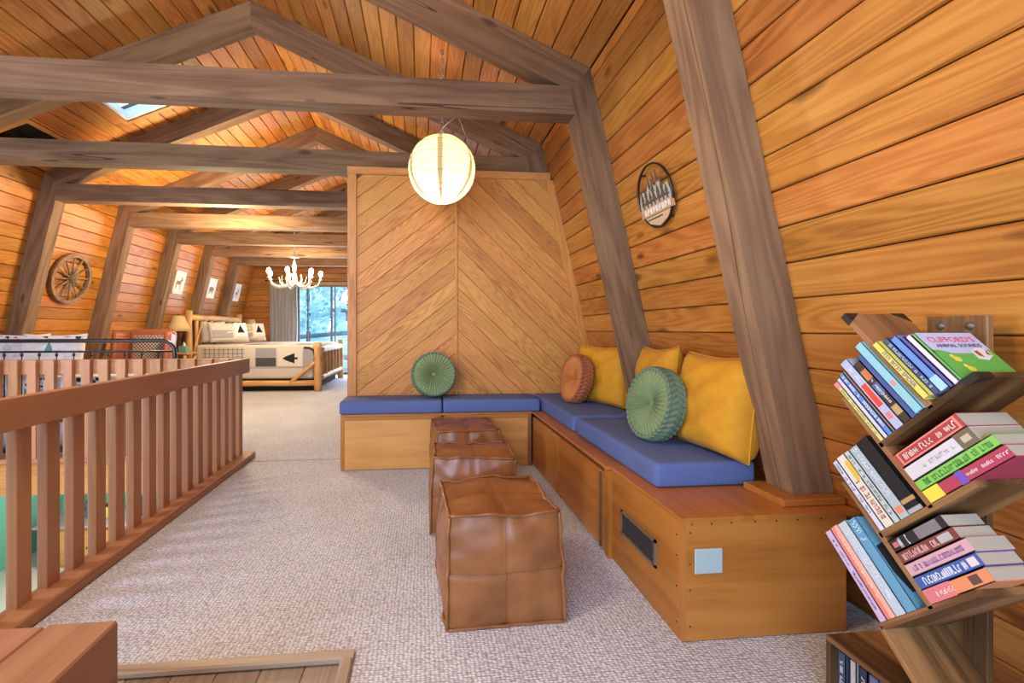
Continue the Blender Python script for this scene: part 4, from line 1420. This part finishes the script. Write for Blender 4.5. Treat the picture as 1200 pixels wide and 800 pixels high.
for (y, z, kind, lb) in ((8.95, 2.083, 'moose', 'framed moose print between posts above the armchair side nightstand'), (10.25, 2.09, 'bear', 'framed bear print above the log bed headboard'), (11.58, 2.107, 'elk', 'framed elk print closest to the grey curtain')):
    c = Vector((xl(z), y, z)) + nL * .012
    M = frame_matrix(c, (0, 1, 0), nL)
    fp = empty('framed_print', tuple(c), lb, 'picture', 'framed animal prints')
    w2, h2 = .17, .215
    for a in ((-w2, w2, h2 - .012, h2), (-w2, w2, -h2, -h2 + .012), (-w2, -w2 + .012, -h2, h2), (w2 - .012, w2, -h2, h2)):
        MB().box(*a, -.008, .010, M).build('frame_bar', WHITE, fp)
    MB().box(-w2 + .012, w2 - .012, -h2 + .012, h2 - .012, -.008, .002, M).build('print', PRN, fp)
    MB().prism([(px * 1.1, py * 1.1 - .02) for px, py in shapes[kind]], .002, .003, M).build('animal', flat('sepia', (0.26, 0.19, 0.15), .8), fp)

# ------------------------------------------------------------------ black metal bed behind the balustrade
db = empty('metal_bed', (-3.55, 5.3, 0), 'black tubular metal bed with patterned quilt behind the balustrade', 'bed')
dy = 4.74
for yy_, nmx in ((dy, 'headboard'), (5.78, 'footboard')):
    hb = empty(nmx, (-3.55, yy_, 0), parent=db)
    zt = 1.09 if yy_ == dy else .75
    arc = [(-2.44, yy_, 0.0), (-2.44, yy_, zt - .12)] + [(-2.56 + .12 * math.cos(a), yy_, zt - .12 + .12 * math.sin(a)) for a in [PI / 2 * k / 6 for k in range(1, 7)]] + [(-4.48, yy_, zt)] + [(-4.48 - .12 * math.sin(a), yy_, zt - .12 + .12 * math.cos(a)) for a in [PI / 2 * k / 6 for k in range(1, 7)]] + [(-4.60, yy_, 0)]
    MB().tube(arc, .019, 10).build('bent_tube', BLACK, hb, None, True)
    for z, r in ((zt - .105, .010), (.32, .012), (.035, .018)):
        MB().tube([(-4.60, yy_, z), (-2.44, yy_, z)], r, 8).build('cross_bar', BLACK, hb, None, True)
    for k in range(1, 14):
        x = -2.44 - .1543 * k
        MB().tube([(x, yy_, .32), (x, yy_, zt - .105)], .006, 6).ball((x, yy_, zt - .135), .014, .014, .018, 8, 6).build('spindle', BLACK, hb, None, True)
for x in (-2.46, -4.58):
    MB().box(x - .015, x + .015, dy, 5.78, .28, .33).build('side_rail', BLACK, db)
link('mattress', round_box(2.08, .96, .26, .05, 3), flat('mattress_white', (.72, .70, .70), .9), db, Matrix.Translation((-3.52, 5.27, .44)), True)
QW = flat('quilt_white', (.70, .68, .68), .9, bump=.3, scale=14)
qt = empty('quilt', (-3.52, 5.27, .58), 'white quilt with black, grey and teal patchwork strips on the metal bed', 'quilt')
link('cover', round_box(2.14, .99, .40, .04, 3), QW, qt, Matrix.Translation((-3.52, 5.268, .545)), True)
QB = check_mat('quilt_motif', (.02, .02, .025), (.66, .64, .64), 16, 16, 'voronoi')
QG = check_mat('quilt_plaid', (.28, .29, .32), (.62, .61, .62), 30, 30, 'checker')
QT = flat('quilt_teal', (.10, .30, .26), .9)
for x in [-4.45 + .31 * k for k in range(7)]:
    MB().box(x, x + .29, 4.766, 4.772, .64, .73).build('motif_patch', QB, qt)
    MB().box(x, x + .14, 4.766, 4.772, .50, .625).build('teal_patch', QT if int((x + 5) * 10) % 2 else QG, qt)
    MB().box(x + .15, x + .29, 4.766, 4.772, .50, .625).build('plain_patch', QG if int((x + 5) * 10) % 2 else QW, qt)
    MB().box(x, x + .29, 4.766, 4.772, .40, .485).build('motif_patch', QB, qt)
sk_ = []
for k in range(81):
    sk_.append((-4.55 + 2.06 * k / 80, 4.79 + .012 * math.sin(k * 1.3)))
mb = MB()
for (a, b) in zip(sk_, sk_[1:]):
    mb.add([(a[0], a[1], .06), (b[0], b[1], .06), (b[0], b[1] + .0, .36), (a[0], a[1], .36), (a[0], a[1] + .006, .06), (b[0], b[1] + .006, .06), (b[0], b[1] + .006, .36), (a[0], a[1] + .006, .36)],
           [(0, 1, 2, 3), (7, 6, 5, 4), (0, 4, 5, 1), (3, 2, 6, 7)])
tag(mb.build('bed_skirt', flat('skirt', (.66, .60, .62), .9), None, None, True), 'pleated white bed skirt below the patterned quilt', 'bed skirt')
PW1 = check_mat('pillow_motif', (.50, .56, .66), (.72, .71, .72), 9, 9, 'voronoi')
for (x, c_, lb, mt_) in ((-4.25, 5.13, 'pale blue and white pillow on the metal bed by the left wall', PW1), (-3.78, 4.98, 'white pillow with teal and black patches on the metal bed', QW)):
    rp = square_pillow('bed_pillow', (x, c_, .755), R(90), R(14), .62, .42, .15, mt_, lb, 'pillows on the metal bed', int(-x * 7), seam=False)
    Mx = Matrix.Translation((x, c_, .755)) @ Matrix.Rotation(R(90), 4, 'Z') @ Matrix.Rotation(R(14), 4, 'Y')
    if mt_ is QW:
        MB().prism([(-.02, .20), (.05, .20), (.015, .33)], -.004, .004, Mx @ Matrix.Translation((-.078, 0, 0)) @ frame_matrix((0, 0, 0), (0, -1, 0), (-1, 0, 0))).build('tree_patch', QT, rp)
    MB().box(-.050, -.044, -.28, .28, .33, .375, Mx).build('motif_band', QB, rp)

# ------------------------------------------------------------------ leather armchair
ac = empty('armchair', (-4.03, 6.95, 0), 'reddish leather armchair with woven back beside the wagon wheel', 'armchair')
RL = flat('red_leather', (.30, .085, .045), .35, var=.2, scale=8)
WV = check_mat('woven_back', (.06, .035, .03), (.46, .35, .29), 42, 42, 'checker')
link('seat', round_box(.62, .60, .16, .05, 3), RL, ac, Matrix.Translation((-4.03, 6.88, .38)), True)
link('back', round_box(.64, .16, .86, .07, 4), RL, ac, Matrix.Translation((-4.05, 7.22, .78)) @ Matrix.Rotation(R(-8), 4, 'X'), True)
link('back_pad', round_box(.44, .05, .64, .02, 3), WV, ac, Matrix.Translation((-4.05, 7.128, .80)) @ Matrix.Rotation(R(-8), 4, 'X'), True)
for s in (-1, 1):
    link('arm', round_box(.13, .62, .34, .06, 3), RL, ac, Matrix.Translation((-4.03 + s * .36, 6.90, .50)), True)
    link('wing', round_box(.10, .28, .46, .045, 3), RL, ac, Matrix.Translation((-4.05 + s * .34, 7.06, .93)) @ Matrix.Rotation(R(-8), 4, 'X') @ Matrix.Rotation(s * R(8), 4, 'Z'), True)
    for yy_ in (6.66, 7.2):
        MB().tube([(-4.03 + s * .30, yy_, .0), (-4.03 + s * .30, yy_, .32)], [.018, .028], 8).build('leg', flat('chair_leg', (.06, .03, .015), .5), ac, None, True)


# ------------------------------------------------------------------ log bed
def log(name, p, q, r, parent, r2=None, seg=12):
    p, q = Vector(p), Vector(q)
    n_ = 7
    M = frame_matrix(p, q - p, (0, 0, 1) if abs((q - p).normalized().z) < .9 else (1, 0, 0))
    ln = (q - p).length
    pts = [(ln * i / n_, 0.06 * r * math.sin(i * 2.3 + ln), 0.06 * r * math.cos(i * 1.7)) for i in range(n_ + 1)]
    rs = [(r + ((r2 or r) - r) * i / n_) * (1 + .05 * math.sin(i * 2.7 + ln * 5)) for i in range(n_ + 1)]
    return MB().tube(pts, rs, seg).build(name, LOG, parent, M, True)


lb_ = empty('log_bed', (-3.2, 10.3, 0), 'rustic peeled log bed frame with headboard and spindled footboard', 'bed')
BY0, BY1, BHX, BFX = 9.07, 11.50, -4.40, -2.03
for y in (BY0 - .03, BY1 - .1):
    log('head_post', (BHX, y, 0), (BHX, y, 1.56), .062, lb_, .055)
for y in (BY0, BY1):
    log('foot_post', (BFX, y, 0), (BFX, y, .95), .075, lb_, .068)
log('head_rail', (BHX, BY0 - .03, 1.43), (BHX, BY1 - .1, 1.43), .06, lb_)
log('head_rail', (BHX, BY0 - .03, .60), (BHX, BY1 - .1, .60), .05, lb_)
for k in range(1, 8):
    y = BY0 + (BY1 - BY0) * k / 8 - .05
    log('head_spindle', (BHX, y, .60), (BHX, y, 1.43), .030 + .006 * (k % 3), lb_, .034)
MB().tube([(BHX + .05, BY0 + .05, .7), (BHX + .06, BY0 + .14, 1.0), (BHX + .06, BY0 + .34, 1.28), (BHX + .05, BY0 + .62, 1.42)], [.022, .022, .018, .014], 8).build('bent_branch', LOG, lb_, None, True)
log('foot_rail', (BFX, BY0, .80), (BFX, BY1, .80), .065, lb_)
log('foot_rail', (BFX, BY0, .24), (BFX, BY1, .24), .055, lb_)
for k in range(1, 7):
    y = BY0 + (BY1 - BY0) * k / 7
    log('foot_spindle', (BFX, y, .24), (BFX, y, .80), .042 - .006 * (k % 2), lb_, .036)
for y in (BY0, BY1):
    log('side_rail', (BHX, y, .16), (BFX, y, .16), .055, lb_)
log('brace', (BFX - .05, BY0 - .02, .56), (BFX - .52, BY0 - .02, .17), .035, lb_)
MB().box(BHX + .08, BFX - .1, BY0 + .1, BY1 - .1, .0, .10).build('platform', DARK, lb_)
mt_ = link('mattress', round_box(BFX - BHX - .22, BY1 - BY0 - .16, .54, .06, 3), flat('sheet_white', (.66, .60, .56), .9, bump=.3, scale=9), None, Matrix.Translation(((BHX + BFX) / 2, (BY0 + BY1) / 2, .50)), True)
tag(mt_, 'thick mattress in white pleated sheets on the log bed', 'mattress')
q2 = empty('quilt', (-3.1, 10.3, .86), 'cream and grey patchwork quilt with pine tree panels on the log bed', 'quilt')
QC = flat('quilt_cream', (.66, .57, .48), .95, bump=.3, scale=18)
qme = round_box(BFX - BHX - .17, BY1 - BY0 - .08, .46, .05, 3)
link('cover', qme, QC, q2, Matrix.Translation(((BHX + BFX) / 2 + .0, (BY0 + BY1) / 2, .675)), True)
QY = BY0 + .034
QD = check_mat('quilt_dark', (.045, .045, .055), (.10, .10, .12), 60, 60, 'checker')
QDG = check_mat('quilt_diag', (.20, .19, .21), (.42, .39, .40), 36, 36, 'wave')
QGR = flat('quilt_line', (.26, .24, .23), .95)
qz0, qz1 = .475, .85


def qp(nm_, x0, x1, z0, z1, mat, d=.006):
    MB().box(x0, x1, QY - d, QY + .01, z0, z1).build(nm_, mat, q2)


for k in range(9):
    x = -4.15 + .085 * k
    qp('plaid_line', x, x + .014, qz0, qz1, QGR, .004)
for k in range(5):
    z = qz0 + .03 + .075 * k
    qp('plaid_line', -4.2, -3.42, z, z + .013, QGR, .0045)
qp('diagonal_patch', -3.21, -2.83, .675, .84, QDG)
qp('dark_patch', -3.21, -2.83, qz0 + .01, .655, QD)
qp('tree_panel', -2.79, -2.34, qz0 + .01, .80, flat('panel_cream', (.72, .66, .58), .95))
qp('diagonal_patch', -2.32, -2.12, qz0 + .01, .84, QDG)
tree = [(-.16, 0), (-.10, .035), (-.11, .03), (-.03, .065), (-.05, .055), (.07, .10), (.07, .02), (.13, .02), (.13, -.02), (.07, -.02), (.07, -.10), (-.05, -.055), (-.03, -.065), (-.11, -.03), (-.10, -.035)]
MB().prism([(x - 2.55, z + .64) for x, z in tree], -(QY - .006), -(QY - .012), Matrix(((1, 0, 0, 0), (0, 0, -1, 0), (0, 1, 0, 0), (0, 0, 0, 1)))).build('pine_tree', flat('tree_black', (.012, .014, .016), .9), q2)
for k in range(6):
    x = -4.1 + .32 * k
    MB().box(x, x + .29, BY0 + .12, BY0 + .55, .900, .908).build('top_patch', (QDG, QC, QD)[k % 3], q2)
MB().tube([(-2.30, QY - .004, .845), (-2.20, QY - .002, .84), (-2.13, QY, .80), (-2.10, QY + .01, .70)], .022, 8).build('binding', flat('binding_black', (.02, .02, .022), .9), q2, None, True)
# bed pillows
PQ = flat('pillow_quilted', (.68, .62, .54), .95, bump=.3, scale=16)
GP = 'pillows on the log bed'
square_pillow('bed_pillow', (-4.17, 9.55, .93), R(130), R(14), .46, .46, .18, flat('plain_pillow', (.60, .53, .50), .95), 'plain off-white bed pillow against the log headboard', GP, 31, seam=False)
for i, (x, y, lb) in enumerate(((-3.84, 9.50, 'patchwork pine tree pillow near the lamp side of the log bed'), (-3.80, 10.42, 'patchwork pine tree pillow near the window side of the log bed'))):
    rp = square_pillow('bed_pillow', (x, y, .945), R(130), R(26), .74, .44, .20, PQ, lb, GP, 33 + i, seam=False)
    Mx = Matrix.Translation((x, y, .945)) @ Matrix.Rotation(R(130), 4, 'Z') @ Matrix.Rotation(R(26), 4, 'Y') @ frame_matrix((-.108, 0, 0), (0, -1, 0), (-1, 0, 0))
    MB().box(-.32, .04, .06, .22, -.012, .004, Mx).build('grey_patch', QDG, rp)
    MB().box(.08, .32, .08, .38, -.012, .004, Mx).build('white_patch', WHITE, rp)
    MB().prism([(.13, .16), (.20, .34), (.27, .16)], .004, .008, Mx).build('pine_tree', flat('tree_black', (.012, .014, .016), .9), rp)

# ------------------------------------------------------------------ nightstands, lamps, tissue box
TAN = flat('lamp_linen', (.62, .42, .20), .9)


def nightstand(x, y, lb):
    t = empty('nightstand', (x, y, 0), lb, 'nightstand')
    slab('top', x - .26, x + .24, y - .22, y + .22, .755, .79, LOG, t, 'X', .006)
    slab('lower_shelf', x - .22, x + .20, y - .19, y + .19, .28, .305, LOG, t, 'X', .004)
    for a in (-.21, .19):
        for b in (-.18, .18):
            log('leg', (x + a, y + b, 0), (x + a, y + b, .755), .028, t)
    return t


def table_lamp(x, y, z0, lb, on):
    t = empty('table_lamp', (x, y, z0), lb, 'lamp', 'bedside lamps')
    MB().lathe([(0, 0), (.09, 0), (.085, .02), (.03, .03), (0, .03)], 16, Matrix.Translation((x, y, z0 + .001))).build('base', flat('lamp_base', (.05, .03, .02), .5), t, None, True)
    MB().tube([(x - .06, y, z0 + .02), (x - .01, y, z0 + .25), (x, y, z0 + .42)], .014, 8).tube([(x + .05, y, z0 + .02), (x, y, z0 + .30)], .010, 8).build('stem', flat('lamp_base', (.05, .03, .02), .5), t, None, True)
    MB().lathe([(.205, .38), (.16, .48), (.115, .58), (.088, .66), (.084, .66), (.111, .58), (.156, .48), (.201, .38)], 28, Matrix.Translation((x, y, z0)), True).build('shade', TAN, t, None, True)
    MB().ball((x, y, z0 + .68), .012, .012, .02, 8, 6).build('finial', flat('lamp_base', (.05, .03, .02), .5), t, None, True)
    return t


nightstand(-4.40, 8.68, 'log nightstand with lamp and tissue box beside the bed')
table_lamp(-4.40, 8.68, .791, 'tan shaded table lamp on the nightstand beside the armchair', True)
tb = empty('tissue_box', (-4.25, 8.56, .791), 'teal tissue box on the log nightstand', 'tissue box')
MB().box(-4.315, -4.195, 8.50, 8.62, .791, .905).build('carton', flat('teal_carton', (.13, .33, .33), .6), tb)
MB().add([(-4.28, 8.56, .905), (-4.23, 8.54, .905), (-4.22, 8.58, .905), (-4.25, 8.555, .985), (-4.27, 8.57, .96)], [(0, 1, 3), (1, 2, 3), (2, 4, 3), (4, 0, 3), (2, 0, 4)]).build('tissue', WHITE, tb)
nightstand(-4.30, 11.88, 'log nightstand on the window side of the bed')
table_lamp(-4.30, 11.88, .791, 'tan shaded table lamp on the window side of the bed', True)

# ------------------------------------------------------------------ antler chandelier
CX, CY_, CZ = -2.43, 8.9, 2.0
ch = empty('chandelier', (CX, CY_, CZ), 'white antler chandelier with glowing bulbs over the bed area', 'chandelier')
ANT = flat('antler', (.60, .52, .42), .6, bump=.3, scale=30)
MB().lathe([(0, .0), (.05, .02), (.06, .06), (.035, .12), (.03, .30), (.045, .40), (.02, .48), (.0, .60)], 14, Matrix.Translation((CX, CY_, CZ))).build('column', ANT, ch, None, True)
MB().lathe([(0, .0), (.09, .01), (.075, .04), (.02, .05)], 14, Matrix.Translation((CX, CY_, CZ + .56))).build('crown', STEEL, ch, None, True)
lk2 = lk
zc = CZ + .62
k = 0
zr = RIDGE_Z - m * abs(CX - XC)
while zc < zr - .01:
    link('chain_link', lk2, STEEL, ch, Matrix.Translation((CX, CY_, zc)) @ Matrix.Rotation(k * PI / 2, 4, 'Z') @ Matrix.Rotation(PI / 2, 4, 'Y') @ Matrix.Scale(1.6, 4), True)
    zc += .034; k += 1
for k in range(7):
    a = 2 * PI * k / 7 + .25
    d = Vector((math.cos(a), math.sin(a), 0))
    rr = .48
    c0 = Vector((CX, CY_, CZ))
    pts = [c0 + d * .03 + Vector((0, 0, .10)), c0 + d * .16 + Vector((0, 0, .02)), c0 + d * .32 + Vector((0, 0, -.0)), c0 + d * .43 + Vector((0, 0, .05)), c0 + d * rr + Vector((0, 0, .16))]
    arm = MB().tube(pts, [.022, .024, .020, .018, .014], 8).build('antler_arm', ANT, ch, None, True)
    side_ = Vector((-d.y, d.x, 0))
    MB().tube([c0 + d * .20 + Vector((0, 0, .01)), c0 + d * .26 + side_ * .05 + Vector((0, 0, .10)), c0 + d * .27 + side_ * .07 + Vector((0, 0, .20))], [.014, .010, .003], 6).tube([c0 + d * .12 + Vector((0, 0, .03)), c0 + d * .14 - side_ * .05 + Vector((0, 0, .16)), c0 + d * .12 - side_ * .05 + Vector((0, 0, .26))], [.014, .010, .003], 6).build('tine', ANT, arm, None, True)
    e_ = c0 + d * rr
    MB().lathe([(0, .14), (.03, .15), (.034, .165), (.015, .17), (.014, .235), (0, .235)], 10, Matrix.Translation(e_)).build('candle_cup', WHITE, arm, None, True)
    MB().ball(tuple(e_ + Vector((0, 0, .275))), .040, .040, .058, 10, 8).build('bulb', BULB, ch, None, True)
point('chandelier_light', (CX, CY_, CZ + .30), 90, (1.0, 0.80, 0.52), 0.30)

# ------------------------------------------------------------------ curtain
cu_ = empty('curtain', (-3.62, YF - .08, 0), 'grey pleated curtain drawn aside at the patio door', 'curtain')
CM = flat('curtain_grey', (.36, .33, .31), .95, bump=.2, scale=120)
vs, fs = [], []
NX, NZ = 72, 10
for sd in (0, 1):
    for i in range(NX + 1):
        for j in range(NZ + 1):
            t = i / NX
            z = .02 + 2.42 * j / NZ
            fl0 = .045 * math.sin(t * PI * 2 * 8) * (1 - .25 * j / NZ) + .012 * math.sin(t * 31 + j * .5)
            vs.append((-3.96 + .70 * t + .01 * math.sin(j + t * 9), YF - .10 + fl0 + sd * .004, z))
n1 = (NX + 1) * (NZ + 1)
for sd in (0, 1):
    for i in range(NX):
        for j in range(NZ):
            a = sd * n1 + i * (NZ + 1) + j
            fs.append((a, a + 1, a + NZ + 2, a + NZ + 1))
MB().add(vs, fs).build('panel', CM, cu_, None, True)
rod = empty('curtain_rod', (-2.3, YF - .1, 2.47), 'thin dark curtain rod above the patio door', 'curtain rod')
MB().tube([(-4.05, YF - .10, 2.475), (-.5, YF - .10, 2.475)], .011, 8).build('pole', BLACK, rod, None, True)
for x in (-4.06, -.49):
    MB().ball((x, YF - .10, 2.475), .028, seg=10).build('finial', BLACK, rod, None, True)
for x in (-4.0, -2.3, -.6):
    MB().box(x - .01, x + .01, YF - .10, YF, 2.466, 2.484).build('bracket', BLACK, rod)

# ------------------------------------------------------------------ room below the stairwell
LF = -1.95
wlow = MB().box(-5.6, 2.2, 7.3, 7.4, LF, -.26).build('wall_lower', flat('green_wall', (.13, .40, .27), .7))
tag(wlow, kind='structure')
GT = flat('green_trim', (.08, .27, .19), .6)
MB().box(-5.5, 2.2, 7.285, 7.30, LF, LF + .12).build('skirting', GT, wlow)
for x in (-5.0, -4.3, -3.6, -2.9):
    MB().box(x - .03, x + .03, 7.285, 7.30, LF + .12, -.3).build('batten', GT, wlow)
wll = MB().prism([(xl(LF) - .1, LF), (xl(LF), LF), (xl(-.26), -.26), (xl(-.26) - .1, -.26)], -7.4, -YN, Matrix(((1, 0, 0, 0), (0, 0, -1, 0), (0, 1, 0, 0), (0, 0, 0, 1)))).build('wall_lower_left', flat('green_wall', (.13, .40, .27), .7))
tag(wll, kind='structure')
lc = empty('low_cabinet', (-4.1, 6.7, LF), 'low orange wooden cabinet with grey top in the room below', 'cabinet')
slab('top', -5.10, -2.9, 6.45, 7.0, LF + .52, LF + .55, flat('mauve_top', (.34, .26, .30), .5), lc, 'X', .004)
slab('body', -5.05, -2.95, 6.48, 6.98, LF + .005, LF + .52, PINE, lc, 'X')
for x in (-5.02, -4.33, -3.64):
    slab('door', x, x + .66, 6.462, 6.479, LF + .04, LF + .48, TRIM, lc, 'X', .004)
    MB().ball((x + .6, 6.455, LF + .26), .014).build('knob', BLACK, lc, None, True)
for i, (x, w_, hh, c) in enumerate(((-4.55, .10, .22, (.10, .12, .16)), (-4.30, .16, .16, (.55, .40, .10)), (-3.85, .10, .26, (.03, .03, .035)), (-3.55, .14, .20, (.5, .5, .48)))):
    t = empty('storage_tin', (x, 6.75, LF + .551), ('slate blue', 'ochre', 'black', 'pale grey')[i] + ' lidded tin on the cabinet in the room below', 'tin', 'tins on the low cabinet')
    link('body', round_box(w_, w_, hh, .01, 2), flat('tin_%d' % i, c, .5), t, Matrix.Translation((x, 6.75, LF + .552 + hh / 2)), True)
    link('lid', round_box(w_ + .01, w_ + .01, .02, .006, 2), BLACK, t, Matrix.Translation((x, 6.75, LF + .552 + hh + .010)), True)

# ------------------------------------------------------------------ outdoors beyond the patio door
def hill_mat():
    m_, N, L, b = new_mat('hillside')
    tc = N.new('ShaderNodeTexCoord')
    n1_ = N.new('ShaderNodeTexNoise'); n1_.inputs['Scale'].default_value = 1.3; n1_.inputs['Detail'].default_value = 6
    L.new(tc.outputs['Object'], n1_.inputs['Vector'])
    cr = N.new('ShaderNodeValToRGB')
    e = cr.color_ramp.elements
    e[0].position, e[0].color = .36, (.22, .42, .46, 1)
    e[1].position, e[1].color = .66, (.72, .84, .84, 1)
    L.new(n1_.outputs['Fac'], cr.inputs['Fac']); L.new(cr.outputs[0], b.inputs['Base Color'])
    b.inputs['Roughness'].default_value = .95
    return m_


vs, fs = [], []
NX, NY = 40, 30
for i in range(NX + 1):
    for j in range(NY + 1):
        x = -22 + 40 * i / NX
        y = 12.6 + 26 * j / NY
        z = -1.0 + max(0, y - 15) * .42 + .5 * noise.noise(Vector((x * .4, y * .4, 0)))
        vs.append((x, y, z))
for i in range(NX):
    for j in range(NY):
        a = i * (NY + 1) + j
        fs.append((a, a + NY + 1, a + NY + 2, a + 1))
tag(MB().add(vs, fs).build('ground_outside', hill_mat(), None, None, True), kind='structure')
dk = MB().box(-4.5, .5, 12.55, 14.6, -.14, -.02).build('deck_outside', flat('deck_grey', (.30, .30, .32), .8))
tag(dk, kind='structure')


def leafy(x, y, z, h, r, c, lb, seed):
    rnd = random.Random(seed)
    t = empty('tree', (x, y, z), lb, 'tree', 'trees on the slope outside')
    MB().tube([(x, y, z - .3), (x + .05, y, z + h * .5), (x, y, z + h)], [.09, .07, .03], 8).build('trunk', flat('bark', (.09, .07, .06), .9), t, None, True)
    mb = MB()
    for _ in range(420):
        a, q = rnd.uniform(0, 2 * PI), rnd.random() ** .6
        zz = z + h * rnd.uniform(.35, 1.1)
        rad = r * q * (1.25 - abs((zz - z) / h - .7))
        p = Vector((x + rad * math.cos(a), y + rad * math.sin(a), zz))
        d1 = Vector((rnd.uniform(-1, 1), rnd.uniform(-1, 1), rnd.uniform(-1, 1))).normalized() * .16
        d2 = d1.orthogonal().normalized() * .09
        mb.add([p - d1, p + d2, p + d1, p - d2], [(0, 1, 2, 3)])
    o = mb.build('foliage', flat('leaf_%d' % seed, c, .8, var=.3, scale=3), t)
    o['kind'] = 'stuff'
    return t


leafy(-4.3, 17.5, -.1, 3.6, 1.3, (.40, .60, .62), 'blue green leafy tree seen past the curtain edge', 1)
leafy(-3.4, 21.0, 1.4, 3.4, 1.4, (.45, .38, .58), 'purple leaved tree high on the slope outside the patio door', 2)
leafy(-2.2, 24.0, 2.7, 4.0, 1.6, (.30, .52, .52), 'blue teal tree at the top of the slope outside', 3)
for k, (p, q) in enumerate((((-5, 19, .9), (-1.5, 19.4, 1.1)), ((-5, 17, .2), (-1.2, 17.3, .05)), ((-5.5, 22, 2.2), (-2, 21.6, 1.9)))):
    tag(MB().tube([p, ((p[0] + q[0]) / 2, (p[1] + q[1]) / 2, (p[2] + q[2]) / 2 + .05), q], .09, 8).build('fallen_log', flat('bark_grey', (.14, .15, .17), .9), None, None, True), ('fallen grey log half way up the slope outside', 'fallen grey log at the foot of the slope outside', 'fallen grey log near the top of the slope outside')[k], 'log')
